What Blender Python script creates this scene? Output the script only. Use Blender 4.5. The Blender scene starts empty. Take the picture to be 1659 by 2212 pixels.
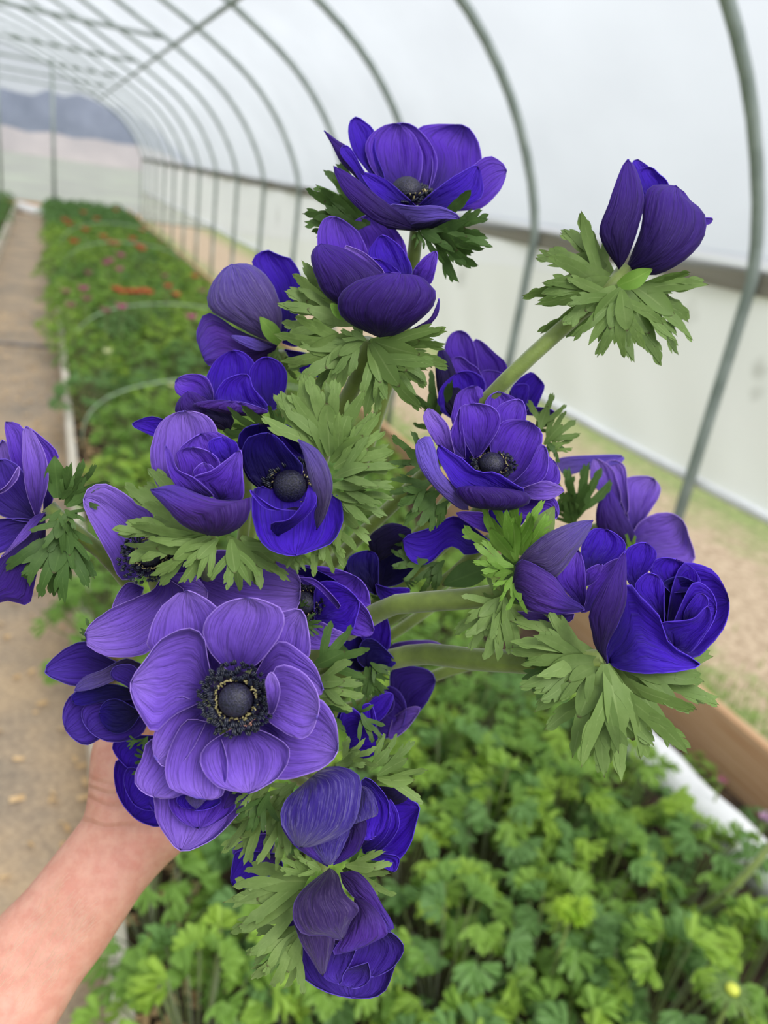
import bpy, bmesh, math, random
import numpy as np
from mathutils import Vector, Matrix

sc = bpy.context.scene
COL = sc.collection
F = 1670.0            # focal length in pixels of the 1659 x 2212 frame
CX, CY = 829.5, 1106.0
EYE = np.array([0.0, 0.0, 1.7])

# ------------------------------------------------------------------ camera
def _n(v): return v / np.linalg.norm(v)
def _px(x, y): return np.array([x - CX, -(y - CY), -F])
_y = _n(_px(95, 300)); _z = -_px(200, 5213); _z = _n(_z - _z.dot(_y) * _y)
ROT = np.stack([np.cross(_y, _z), _y, _z])          # world = ROT @ camera
cam_d = bpy.data.cameras.new('camera'); cam = bpy.data.objects.new('camera', cam_d); COL.objects.link(cam)
cam_d.sensor_fit = 'HORIZONTAL'; cam_d.sensor_width = 36.0; cam_d.lens = 36.0 * F / 1659.0
cam_d.clip_start = 0.02; cam_d.clip_end = 1000
M = Matrix([list(r) + [0] for r in ROT] + [[0, 0, 0, 1]]); M.translation = Vector(EYE)
cam.matrix_world = M
cam_d.dof.use_dof = True; cam_d.dof.focus_distance = 0.315; cam_d.dof.aperture_fstop = 10.5
sc.camera = cam

# ------------------------------------------------------------------ sky and light
sc.view_settings.view_transform = 'Standard'; sc.view_settings.look = 'None'
sc.view_settings.gamma = 1.0; sc.view_settings.use_curve_mapping = False
sc.view_settings.exposure = 0.0
world = bpy.data.worlds.new('overcast_sky'); sc.world = world; world.use_nodes = True
nt = world.node_tree; bg = nt.nodes['Background']
tc = nt.nodes.new('ShaderNodeTexCoord'); sx = nt.nodes.new('ShaderNodeSeparateXYZ')
rp = nt.nodes.new('ShaderNodeValToRGB')
nt.links.new(tc.outputs['Generated'], sx.inputs[0]); nt.links.new(sx.outputs['Z'], rp.inputs[0])
rp.color_ramp.elements[0].position = 0.0; rp.color_ramp.elements[0].color = (0.70, 0.74, 0.79, 1)
rp.color_ramp.elements[1].position = 1.0; rp.color_ramp.elements[1].color = (1.10, 1.13, 1.18, 1)
nt.links.new(rp.outputs[0], bg.inputs[0]); bg.inputs[1].default_value = 0.97
sun_d = bpy.data.lights.new('sun_through_cloud', 'SUN'); sun_d.energy = 3.4; sun_d.angle = math.radians(34)
sun_d.color = (1.0, 0.98, 0.95)
sun = bpy.data.objects.new('sun_through_cloud', sun_d); COL.objects.link(sun)
sun.rotation_euler = Vector((0.25, -0.75, 1.0)).to_track_quat('Z', 'Y').to_euler(); sun.location = (0, -2, 6)

# ------------------------------------------------------------------ helpers
def srgb(r, g, b):
    f = lambda c: (c / 255 / 12.92) if c / 255 <= 0.04045 else ((c / 255 + 0.055) / 1.055) ** 2.4
    return (f(r), f(g), f(b), 1.0)

def W(x, y, d):                                     # the point seen at pixel x, y at depth d metres
    return EYE + ROT @ np.array([(x - CX) / F * d, -(y - CY) / F * d, -d])

def tag(o, label=None, cat=None, group=None, kind=None):
    if label: o['label'] = label
    if cat: o['category'] = cat
    if group: o['group'] = group
    if kind: o['kind'] = kind
    return o

def empty(name, loc):
    o = bpy.data.objects.new(name, None); o.empty_display_size = 0.01; o.location = Vector(loc)
    COL.objects.link(o); return o

def mesh_obj(name, V, Fc, mats, parent=None, midx=None, uv=None, smooth=True, org=None):
    """one mesh object; vertices are given in world space, stored relative to org (or the parent's location)"""
    V = np.asarray(V, float)
    if org is None: org = np.array(parent.location) if parent is not None else V.mean(0)
    me = bpy.data.meshes.new(name)
    me.from_pydata((V - org).tolist(), [], Fc)
    if not isinstance(mats, (list, tuple)): mats = [mats]
    for m in mats: me.materials.append(m)
    if midx is not None: me.polygons.foreach_set('material_index', midx)
    if smooth: me.polygons.foreach_set('use_smooth', [True] * len(Fc))
    if uv is not None:
        l = me.uv_layers.new(name='UVMap')
        vi = np.empty(len(me.loops), int); me.loops.foreach_get('vertex_index', vi)
        l.data.foreach_set('uv', np.asarray(uv)[vi].ravel())
    me.update()
    o = bpy.data.objects.new(name, me); COL.objects.link(o)
    if parent is not None:
        o.parent = parent; o.location = Vector(org) - parent.location
    else: o.location = Vector(org)
    return o

class MB:
    def __init__(s): s.V = []; s.F = []; s.uv = []
    def add(s, V, Fc, uv=None):
        n = len(s.V); s.V += [tuple(v) for v in V]; s.F += [tuple(i + n for i in f) for f in Fc]
        s.uv += list(uv) if uv is not None else [(0, 0)] * len(V)
    def box(s, a, b):
        x0, y0, z0 = a; x1, y1, z1 = b
        s.add([(x0,y0,z0),(x1,y0,z0),(x1,y1,z0),(x0,y1,z0),(x0,y0,z1),(x1,y0,z1),(x1,y1,z1),(x0,y1,z1)],
              [(0,3,2,1),(4,5,6,7),(0,1,5,4),(1,2,6,5),(2,3,7,6),(3,0,4,7)])
    def tube(s, pts, rad, n=10, cap=True):
        P = np.asarray(pts, float); k = len(P)
        R = np.full(k, rad) if np.isscalar(rad) else np.asarray(rad, float)
        T = np.gradient(P, axis=0); T /= np.linalg.norm(T, axis=1)[:, None] + 1e-12
        a = np.array([0, 0, 1.0]) if abs(T[0][2]) < 0.9 else np.array([1.0, 0, 0])
        V = []; U = []
        L = np.concatenate([[0], np.cumsum(np.linalg.norm(np.diff(P, axis=0), axis=1))])
        for i in range(k):
            a = a - a.dot(T[i]) * T[i]; a /= np.linalg.norm(a); b = np.cross(T[i], a)
            for j in range(n):
                t = 2 * math.pi * j / n
                V.append(P[i] + R[i] * (math.cos(t) * a + math.sin(t) * b)); U.append((j / n, L[i]))
        Fc = [(i*n+j, i*n+(j+1) % n, (i+1)*n+(j+1) % n, (i+1)*n+j) for i in range(k-1) for j in range(n)]
        if cap: Fc += [tuple(range(n))[::-1], tuple((k-1)*n + j for j in range(n))]
        s.add(V, Fc, U)
    def blob(s, c, r, ax=None, n=8, m=5):
        """ellipsoid: c centre, r (3) radii, ax 3x3 rows"""
        ax = np.eye(3) if ax is None else ax
        V = []
        for i in range(m + 1):
            ph = math.pi * i / m
            for j in range(n):
                t = 2 * math.pi * j / n
                q = np.array([math.sin(ph)*math.cos(t)*r[0], math.sin(ph)*math.sin(t)*r[1], math.cos(ph)*r[2]])
                V.append(np.asarray(c) + q @ ax)
        s.add(V, [(i*n+j, (i+1)*n+j, (i+1)*n+(j+1) % n, i*n+(j+1) % n) for i in range(m) for j in range(n)])
    def build(s, name, mat, parent=None, smooth=True, org=None):
        return mesh_obj(name, s.V, s.F, mat, parent, uv=s.uv, smooth=smooth, org=org)

def catmull(P, n, g0=None, g1=None):
    """n points evenly spaced along a smooth curve through P"""
    P = np.asarray(P, float)
    g0 = 2*P[0]-P[1] if g0 is None else np.asarray(g0, float)
    g1 = 2*P[-1]-P[-2] if g1 is None else np.asarray(g1, float)
    Q = np.vstack([g0, P, g1]); out = []
    for i in range(1, len(Q)-2):
        p0, p1, p2, p3 = Q[i-1:i+3]
        for t in np.linspace(0, 1, 12, endpoint=False):
            out.append(0.5*((2*p1)+(-p0+p2)*t+(2*p0-5*p1+4*p2-p3)*t*t+(-p0+3*p1-3*p2+p3)*t**3))
    out.append(P[-1]); out = np.array(out)
    L = np.concatenate([[0], np.cumsum(np.linalg.norm(np.diff(out, axis=0), axis=1))])
    s = np.linspace(0, L[-1], n)
    return np.stack([np.interp(s, L, out[:, k]) for k in range(out.shape[1])], 1)

# ------------------------------------------------------------------ materials
def new_mat(name):
    m = bpy.data.materials.new(name); m.use_nodes = True
    return m, m.node_tree, m.node_tree.nodes['Principled BSDF']

def N(t, kind, **kw):
    n = t.nodes.new(kind)
    for k, v in kw.items():
        if k.startswith('_'): setattr(n, k[1:], v)
        else: n.inputs[k.replace('_', ' ')].default_value = v
    return n

def mixc(t, fac, a, b, mode='MIX'):
    n = t.nodes.new('ShaderNodeMix'); n.data_type = 'RGBA'; n.blend_type = mode
    for i, v in ((0, fac), (6, a), (7, b)):
        if hasattr(v, 'is_output'): t.links.new(v, n.inputs[i])
        else: n.inputs[i].default_value = v
    return n.outputs[2]

def ramp(t, src, stops):
    r = t.nodes.new('ShaderNodeValToRGB'); e = r.color_ramp.elements
    while len(e) < len(stops): e.new(0.5)
    for k, (p, c) in enumerate(stops): e[k].position = p; e[k].color = c if len(c) == 4 else (*c, 1)
    t.links.new(src, r.inputs[0]); return r.outputs[0]

def noise(t, scale, detail=3, rough=0.5, coord='Object', stretch=None, dist=0.0):
    tcn = t.nodes.new('ShaderNodeTexCoord'); src = tcn.outputs[coord]
    if stretch:
        mp = t.nodes.new('ShaderNodeMapping'); mp.inputs['Scale'].default_value = stretch
        t.links.new(src, mp.inputs[0]); src = mp.outputs[0]
    n = t.nodes.new('ShaderNodeTexNoise'); n.inputs['Scale'].default_value = scale
    n.inputs['Detail'].default_value = detail; n.inputs['Roughness'].default_value = rough
    n.inputs['Distortion'].default_value = dist
    t.links.new(src, n.inputs['Vector']); return n.outputs['Fac']

def bump(t, b, src, strength=0.3, dist=0.001):
    n = t.nodes.new('ShaderNodeBump'); n.inputs['Strength'].default_value = strength; n.inputs['Distance'].default_value = dist
    t.links.new(src, n.inputs['Height']); t.links.new(n.outputs[0], b.inputs['Normal']); return n

def plain(name, c1, c2, scale=20, rough=0.7, metal=0.0, bumpd=0.0, stretch=None, detail=4, spec=0.5, lo=0.35, hi=0.65):
    m, t, b = new_mat(name)
    nz = noise(t, scale, detail, 0.55, stretch=stretch)
    t.links.new(ramp(t, nz, [(lo, c1), (hi, c2)]), b.inputs['Base Color'])
    b.inputs['Roughness'].default_value = rough; b.inputs['Metallic'].default_value = metal
    b.inputs['Specular IOR Level'].default_value = spec
    if bumpd: bump(t, b, nz, 0.6, bumpd)
    return m

def translucent(m, t, b, col, fac):
    """adds light that passes through a thin sheet"""
    tr = t.nodes.new('ShaderNodeBsdfTranslucent'); mx = t.nodes.new('ShaderNodeMixShader')
    if hasattr(col, 'is_output'): t.links.new(col, tr.inputs[0])
    else: tr.inputs[0].default_value = col
    mx.inputs[0].default_value = fac
    t.links.new(b.outputs[0], mx.inputs[1]); t.links.new(tr.outputs[0], mx.inputs[2])
    t.links.new(mx.outputs[0], t.nodes['Material Output'].inputs[0])

def petal_mat(name, base, mid, edge, vein=0.6, outer=False, streak=None, sheen=0.05, rim=None):
    m, t, b = new_mat(name)
    uvn = t.nodes.new('ShaderNodeTexCoord'); sp = t.nodes.new('ShaderNodeSeparateXYZ')
    t.links.new(uvn.outputs['UV'], sp.inputs[0])
    # colour runs from the claw (u = 0) to the rim, a real petal marking; the dark claw also paints in shade inside the cup
    body = ramp(t, sp.outputs['Y'], [(0.0, base), (0.22, base), (0.6, mid), (1.0, edge)])
    n1 = noise(t, 1.0, 3, 0.55, 'UV', (34, 2.2, 1), 0.9)
    n0 = noise(t, 1.0, 3, 0.6, 'UV', (90, 9, 1), 0.6)
    n2 = noise(t, 1.0, 2, 0.5, 'UV', (4, 2.2, 1), 0.7)
    v = ramp(t, n1, [(0.38, (vein, vein, vein * 1.02, 1)), (0.47, (0.93, 0.93, 0.93, 1)), (0.6, (1.06, 1.06, 1.06, 1))])
    v0 = ramp(t, n0, [(0.38, (0.8, 0.8, 0.82, 1)), (0.55, (1.05, 1.05, 1.05, 1))])
    c = mixc(t, 1.0, mixc(t, 1.0, body, v, 'MULTIPLY'), v0, 'MULTIPLY')
    if streak:
        s = ramp(t, noise(t, 1.0, 5, 0.75, 'UV', (60, 4.5, 1), 0.8), [(0.50, (0, 0, 0, 1)), (0.72, (1, 1, 1, 1))])
        f = ramp(t, sp.outputs['Y'], [(0.2, (0.3, 0.3, 0.3, 1)), (0.9, (1, 1, 1, 1))])
        c = mixc(t, mixc(t, 1.0, s, f, 'MULTIPLY'), c, streak)
    c = mixc(t, 0.2, c, mixc(t, n2, base, edge))
    # painted highlight along the petal's margin, as if edge hairs caught the light
    a1 = t.nodes.new('ShaderNodeMath'); a1.operation = 'MULTIPLY_ADD'; a1.inputs[1].default_value = 2; a1.inputs[2].default_value = -1
    t.links.new(sp.outputs['X'], a1.inputs[0])
    a2 = t.nodes.new('ShaderNodeMath'); a2.operation = 'ABSOLUTE'; t.links.new(a1.outputs[0], a2.inputs[0])
    a3 = t.nodes.new('ShaderNodeMath'); a3.operation = 'MAXIMUM'; t.links.new(a2.outputs[0], a3.inputs[0]); t.links.new(sp.outputs['Y'], a3.inputs[1])
    rf_ = ramp(t, a3.outputs[0], [(0.965, (0, 0, 0, 1)), (1.0, (0.55, 0.55, 0.55, 1))])
    c = mixc(t, rf_, c, rim or tuple(min(1, q * 1.25 + 0.05) for q in edge[:3]) + (1,))
    t.links.new(c, b.inputs['Base Color'])
    b.inputs['Roughness'].default_value = 0.6; b.inputs['Specular IOR Level'].default_value = 0.2
    b.inputs['Sheen Weight'].default_value = sheen; b.inputs['Sheen Roughness'].default_value = 0.4
    b.inputs['Sheen Tint'].default_value = (0.75, 0.7, 1, 1)
    b1 = bump(t, b, n2, 0.7, 0.0040); b2 = bump(t, b, n1, 0.5, 0.0007)
    t.links.new(b1.outputs[0], b2.inputs['Normal'])
    translucent(m, t, b, c, 0.2)
    return m

PM = {
 'ip': petal_mat('petal_inner_pale', srgb(54, 22, 128), srgb(130, 90, 216), srgb(166, 130, 234), 0.62),
 'im': petal_mat('petal_inner_mid', srgb(36, 10, 110), srgb(96, 48, 202), srgb(132, 92, 228), 0.6),
 'id': petal_mat('petal_inner_deep', srgb(20, 3, 90), srgb(63, 17, 190), srgb(90, 48, 220), 0.6),
 'iv': petal_mat('petal_inner_violet', srgb(26, 10, 74), srgb(66, 34, 152), srgb(98, 68, 196), 0.62),
 'ik': petal_mat('petal_inner_shaded_navy', srgb(4, 2, 22), srgb(16, 6, 78), srgb(54, 26, 168), 0.7),  # deep navy with the shade inside deep cups painted into the colour
 'op': petal_mat('petal_outer_pale', srgb(92, 72, 150), srgb(112, 86, 208), srgb(130, 104, 228), 0.7, True, srgb(146, 128, 215)),
 'om': petal_mat('petal_outer_mid', srgb(44, 20, 68), srgb(84, 44, 152), srgb(96, 66, 200), 0.6, True, srgb(112, 90, 176)),
 'od': petal_mat('petal_outer_deep', srgb(24, 10, 50), srgb(54, 22, 114), srgb(80, 38, 172), 0.6, True, srgb(86, 66, 150)),
 'og': petal_mat('petal_outer_grey', srgb(66, 50, 88), srgb(92, 74, 142), srgb(96, 74, 186), 0.65, True, srgb(152, 140, 186), 0.2),
 'os': petal_mat('petal_outer_silvery', srgb(40, 16, 112), srgb(56, 32, 142), srgb(104, 90, 176), 0.7, True, srgb(172, 162, 214), 0.3),
 'ox': petal_mat('petal_outer_dusty', srgb(34, 22, 50), srgb(58, 36, 98), srgb(86, 60, 148), 0.65, True, srgb(132, 112, 158), 0.3),
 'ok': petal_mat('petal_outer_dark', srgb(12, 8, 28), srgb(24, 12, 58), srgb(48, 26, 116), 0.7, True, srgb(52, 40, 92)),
}
BACK = {'ip': 'op', 'im': 'om', 'id': 'od', 'iv': 'om', 'ik': 'ok', 'op': 'ip', 'om': 'im', 'od': 'id', 'og': 'im', 'ok': 'ik', 'os': 'id', 'ox': 'im'}

def mixrgb(p, q, f): return tuple(x*(1-f) + y*f for x, y in zip(p, q))

def leaf_mat(name, a, b_, c, tr=0.25):
    m, t, b = new_mat(name)
    n1 = noise(t, 180, 3, 0.6); n2 = noise(t, 28, 2, 0.5)
    uvn = t.nodes.new('ShaderNodeTexCoord'); sp = t.nodes.new('ShaderNodeSeparateXYZ')
    t.links.new(uvn.outputs['UV'], sp.inputs[0])
    rib = ramp(t, sp.outputs['X'], [(0.0, b_), (0.44, b_), (0.5, mixrgb(b_, c, .7)), (0.56, b_), (1.0, b_)])
    col = mixc(t, ramp(t, n2, [(.35, (0, 0, 0, 1)), (.65, (.8, .8, .8, 1))]), rib, mixc(t, n1, a, c))
    oi = t.nodes.new('ShaderNodeObjectInfo')
    col = mixc(t, 1.0, col, ramp(t, oi.outputs['Random'], [(0, (.74, .76, .72, 1)), (1, (1.06, 1.03, 1.0, 1))]), 'MULTIPLY')
    tip = ramp(t, sp.outputs['Y'], [(0.9, (0, 0, 0, 1)), (1.0, (1, 1, 1, 1))])
    col = mixc(t, tip, col, srgb(84, 70, 48))
    t.links.new(col, b.inputs['Base Color'])
    b.inputs['Roughness'].default_value = 0.55; b.inputs['Specular IOR Level'].default_value = 0.3
    b.inputs['Sheen Weight'].default_value = 0.1
    bump(t, b, n1, 0.3, 0.0006)
    translucent(m, t, b, col, tr)
    return m

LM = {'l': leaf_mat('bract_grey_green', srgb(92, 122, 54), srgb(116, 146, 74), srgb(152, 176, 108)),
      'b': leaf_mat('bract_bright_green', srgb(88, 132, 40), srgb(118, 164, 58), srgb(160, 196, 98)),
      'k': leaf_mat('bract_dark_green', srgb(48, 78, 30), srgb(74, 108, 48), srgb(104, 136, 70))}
def stem_mat():
    m, t, b = new_mat('flower_stem_green')
    nz = noise(t, 60, 3, 0.6, stretch=(1, 1, 1)); n2 = noise(t, 900, 2)
    c = ramp(t, nz, [(0.3, srgb(88, 104, 36)), (0.7, srgb(128, 148, 58))])
    t.links.new(c, b.inputs['Base Color']); b.inputs['Roughness'].default_value = 0.55
    b.inputs['Sheen Weight'].default_value = 0.5; bump(t, b, n2, 0.3, 0.0004); return m
M_STEM = stem_mat()
M_DISC = plain('flower_centre_navy', srgb(10, 10, 24), srgb(44, 42, 70), 1500, 0.45, detail=2, bumpd=0.0006, spec=0.5)
M_ANTH = plain('anther_black_blue', srgb(12, 14, 26), srgb(34, 38, 60), 600, 0.4, spec=0.5)
M_POLL = plain('anther_cream', srgb(140, 130, 84), srgb(186, 174, 124), 600, 0.6)
M_FIL = plain('filament_violet_black', srgb(22, 12, 44), srgb(44, 26, 84), 400, 0.5)

# ------------------------------------------------------------------ the tunnel
XW = 2.41                                            # side wall
HOOPY = [2.25 + 1.52 * i for i in range(-2, 15)]
YE = HOOPY[-1] + 0.03
XC = -1.0
half = [(2.41, 1.59), (2.33, 1.84), (2.12, 2.20), (1.81, 2.52), (1.345, 2.81), (0.90, 3.03), (0.19, 3.38), (-0.45, 3.62), (XC, 3.72)]
left_half = [(2 * XC - x, z) for x, z in half[:-1]][::-1]
PROFILE = catmull([(x, z) for x, z in half + left_half], 61)
def hoop_path(y, inset=0.0):
    p = [(2.41, y, 0.0), (2.41, y, 0.5), (2.41, y, 1.1)]
    p += [(x, y, z) for x, z in PROFILE] + [(2*XC-2.41, y, 1.1), (2*XC-2.41, y, 0.5), (2*XC-2.41, y, 0.0)]
    return p

M_PIPE = plain('galvanised_pipe', srgb(134, 144, 138), srgb(168, 176, 172), 6, 0.5, 0.25, spec=0.5)
M_WOOD = plain('weathered_board', srgb(128, 120, 106), srgb(160, 152, 138), 8, 0.8, stretch=(1, 0.1, 8), bumpd=0.001)
M_TAN = plain('tan_cedar_board', srgb(198, 150, 106), srgb(222, 184, 144), 8, 0.75, stretch=(3, 0.3, 14), bumpd=0.001)
M_PALE = plain('pale_sunbleached_board', srgb(196, 186, 168), srgb(222, 214, 200), 8, 0.8, stretch=(3, 0.3, 14), bumpd=0.001)
M_WHITE = plain('white_plastic', srgb(226, 226, 226), srgb(244, 244, 244), 5, 0.45)

def film(name, tint, clear, dirt=0.12, scale=2.0):
    m, t, b = new_mat(name)
    t.nodes.remove(b)
    nz = noise(t, scale, 3, 0.5, stretch=(1, 0.6, 1))
    c = ramp(t, nz, [(0.3, tuple(x * (1 - dirt) for x in tint[:3]) + (1,)), (0.7, tint)])
    tr = t.nodes.new('ShaderNodeBsdfTranslucent'); tp = t.nodes.new('ShaderNodeBsdfTransparent'); df = t.nodes.new('ShaderNodeBsdfDiffuse')
    t.links.new(c, tr.inputs[0]); t.links.new(c, df.inputs[0]); tp.inputs[0].default_value = (0.96, 0.97, 0.98, 1)
    a = t.nodes.new('ShaderNodeMixShader'); a.inputs[0].default_value = 0.22
    t.links.new(tr.outputs[0], a.inputs[1]); t.links.new(df.outputs[0], a.inputs[2])
    x = t.nodes.new('ShaderNodeMixShader'); x.inputs[0].default_value = clear
    t.links.new(a.outputs[0], x.inputs[1]); t.links.new(tp.outputs[0], x.inputs[2])
    t.links.new(x.outputs[0], t.nodes['Material Output'].inputs[0]); return m
M_FILM = film('roof_film', (0.77, 0.80, 0.84, 1), 0.42)
M_ENDFILM = film('end_wall_film', (0.86, 0.88, 0.90, 1), 0.74)
M_CURT = film('side_curtain_plastic', (0.93, 0.95, 0.98, 1), 0.2, 0.07, 1.2)

def scuffs(m, marks):
    # faint grey smudges that sit on the plastic
    t = m.node_tree; nz = noise(t, 9, 4, 0.7); tcn = t.nodes.new('ShaderNodeTexCoord'); nodes = [x for x in t.nodes if x.type in ('BSDF_TRANSLUCENT', 'BSDF_DIFFUSE')]
    col = nodes[0].inputs[0].links[0].from_socket
    for (px, py, rad, g) in marks:
        d = ROT @ _px(px, py); q = EYE + d * (XW + 0.06) / d[0]
        ds = t.nodes.new('ShaderNodeVectorMath'); ds.operation = 'DISTANCE'; t.links.new(tcn.outputs['Object'], ds.inputs[0]); ds.inputs[1].default_value = tuple(q)
        ad = t.nodes.new('ShaderNodeMath'); ad.operation = 'MULTIPLY_ADD'; ad.inputs[1].default_value = rad * 2.2; t.links.new(nz, ad.inputs[0]); t.links.new(ds.outputs['Value'], ad.inputs[2])
        f = ramp(t, ad.outputs[0], [(rad * 1.1, (g, g, g, 1)), (rad * 2.2, (1, 1, 1, 1))]); col = mixc(t, 1.0, col, f, 'MULTIPLY')
    for x in nodes: t.links.new(col, x.inputs[0])
scuffs(M_CURT, [(1000, 598, .09, .72), (1500, 685, .07, .72), (1640, 800, .05, .7), (1635, 850, .04, .72), (600, 470, .14, .8)])

# roof film: one sheet over all hoops, sagging a little between them
ys = np.linspace(HOOPY[0] - 0.2, YE, 140)
V = []; n = len(PROFILE)
for y in ys:
    k = (y - HOOPY[0]) / 1.52; sag = 0.012 * math.sin(math.pi * (k % 1.0)) ** 2
    for (x, z) in PROFILE:
        q = np.array([x - XC, z - 1.2]); q = q / np.linalg.norm(q)
        V.append((x + q[0] * (0.03 - sag), y, z + q[1] * (0.03 - sag)))
Fc = [(i*n+j, i*n+j+1, (i+1)*n+j+1, (i+1)*n+j) for i in range(len(ys)-1) for j in range(n-1)]
tag(mesh_obj('ceiling', V, Fc, M_FILM), kind='structure')

# end wall film
prof = [(XW, 0.0)] + [(x, z) for x, z in PROFILE] + [(2*XC-XW, 0.0)]
V = [(x, YE + 0.02, z) for x, z in prof] + [(XC, YE + 0.02, 1.0)]
k = len(prof)
tag(mesh_obj('wall_end', V, [(i, i+1, k) for i in range(k-1)] + [(k-1, 0, k)], M_ENDFILM, smooth=False), kind='structure')

# side curtains (rolled part way up) with the roll along the lower edge
def curtain(sx, name):
    X = XW + 0.035 if sx > 0 else 2*XC - XW - 0.035
    yy = np.linspace(HOOPY[0] - 0.2, YE, 240); zz = np.linspace(0.80, 1.64, 12); V = []
    for y in yy:
        for z in zz:
            w = 0.012 * math.sin(y * 5.1 + z * 3) + 0.008 * math.sin(y * 13 - z * 9) * (1.6 - z)
            V.append((X + sx * (w + 0.012), y, z))
    n = len(zz)
    o = mesh_obj(name, V, [(i*n+j, i*n+j+1, (i+1)*n+j+1, (i+1)*n+j) for i in range(len(yy)-1) for j in range(n-1)], M_CURT, org=np.zeros(3))
    tag(o, kind='structure')
    b = MB(); b.tube([(X + sx*0.02, y, 0.79 + 0.006*math.sin(y*2)) for y in np.linspace(HOOPY[0]-0.2, YE, 50)], 0.022, 10)
    r = b.build('curtain_roll', M_WHITE, o)
    return o
curtain(1, 'wall_right'); curtain(-1, 'wall_left')

# hoops: every bent pipe is a thing of its own
for i, y in enumerate(HOOPY):
    b = MB(); b.tube(hoop_path(y), 0.024, 12)
    nth = i - 2
    o = b.build('tunnel_hoop', M_PIPE, org=np.array([XC, y, 0.0]))
    ords = ['nearest', 'second', 'third', 'fourth', 'fifth', 'sixth', 'seventh', 'eighth', 'ninth', 'tenth', 'eleventh', 'twelfth', 'thirteenth', 'fourteenth', 'fifteenth']
    if nth < 0: tag(o, 'galvanised tunnel hoop overhead, out of the photograph beside the camera', 'hoop', 'tunnel hoops near the camera')
    elif nth < 6: tag(o, ['galvanised hoop pipe rising along the right edge of the photo, nearest to the camera',
        'galvanised hoop pipe passing between the topmost open flower and the lone right bud',
        'galvanised hoop pipe coming down behind the topmost open flower',
        'galvanised hoop pipe whose post meets the side rail left of the topmost flower',
        'galvanised hoop pipe just beyond the one left of the topmost flower, second of that run',
        'galvanised hoop pipe that carries the nearest visible cross tie'][nth], 'hoop', 'bent pipe hoops of the tunnel')
    elif nth < 14: tag(o, '%s galvanised hoop pipe counted from the camera, small in the far tunnel' % ords[nth], 'hoop', 'bent pipe hoops of the tunnel')
    else: tag(o, 'last galvanised hoop framing the clear film end wall', 'hoop', 'bent pipe hoops of the tunnel')

# purlins
b = MB(); b.tube([(1.262, y, 2.79) for y in (HOOPY[0], 8, 16, YE - 0.02)], 0.019, 12)
tag(b.build('purlin', M_PIPE), 'long straight galvanised purlin running under the right slope of the roof', 'purlin')
b = MB(); b.tube([(XC, y, 3.67) for y in (HOOPY[0], 8, 16, YE - 0.02)], 0.019, 12)
tag(b.build('ridge_pipe', M_PIPE), 'galvanised ridge pipe along the top of the tunnel', 'purlin')
# cross ties on every other hoop
for j, i in enumerate((5, 7, 9, 11, 13)):
    y = HOOPY[i + 2]; xr = 1.17
    b = MB(); b.tube([(xr, y, 2.875), (XC, y, 2.875), (2*XC - xr, y, 2.875)], 0.021, 10)
    tag(b.build('cross_tie', M_PIPE), ['nearest horizontal cross tie, highest of the five at the top left',
        'second horizontal cross tie below the highest one at the top left', 'third horizontal cross tie meeting the top of the white post',
        'fourth horizontal cross tie in front of the bright gable', 'fifth cross tie, lowest and farthest before the end wall'][j], 'tie bar', 'cross ties between the hoops')
# hip board and rail
for sx in (1, -1):
    b = MB(); X = XW - 0.045 if sx > 0 else 2*XC - XW + 0.045
    X = XW + 0.026 if sx > 0 else 2*XC - XW - 0.026
    for s in range(6):
        y0 = HOOPY[0] - 0.2 + s * (YE - HOOPY[0] + 0.2) / 6; y1 = HOOPY[0] - 0.2 + (s + 1) * (YE - HOOPY[0] + 0.2) / 6 - 0.004
        b.box((X - 0.004, y0, 1.545), (X + 0.034, y1, 1.635))
    tag(b.build('hip_board', M_WOOD, smooth=False), ('long grey wooden hip board along the right side wall above the curtain' if sx > 0 else
        'long grey wooden hip board along the left side wall out of view'), 'board')

# end wall posts
for x, y, z0, z1, r, lab in ((0.19, 20.4, 0.0, 3.30, 0.035, 'white upright post standing at the far end of the planted bed'),
                         (-1.03, YE - 0.05, 0, 3.68, 0.035, 'grey upright post at the left edge of the photo by the end wall')):
    b = MB(); b.tube([(x, y, z0), (x, y, z1)], r, 12)
    tag(b.build('upright_post', M_PIPE), lab, 'post')
b = MB(); b.box((-1.0, YE - 0.09, 0.0), (2.38, YE - 0.04, 0.16))
tag(b.build('baseboard_end', M_TAN, smooth=False), kind='structure')

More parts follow.
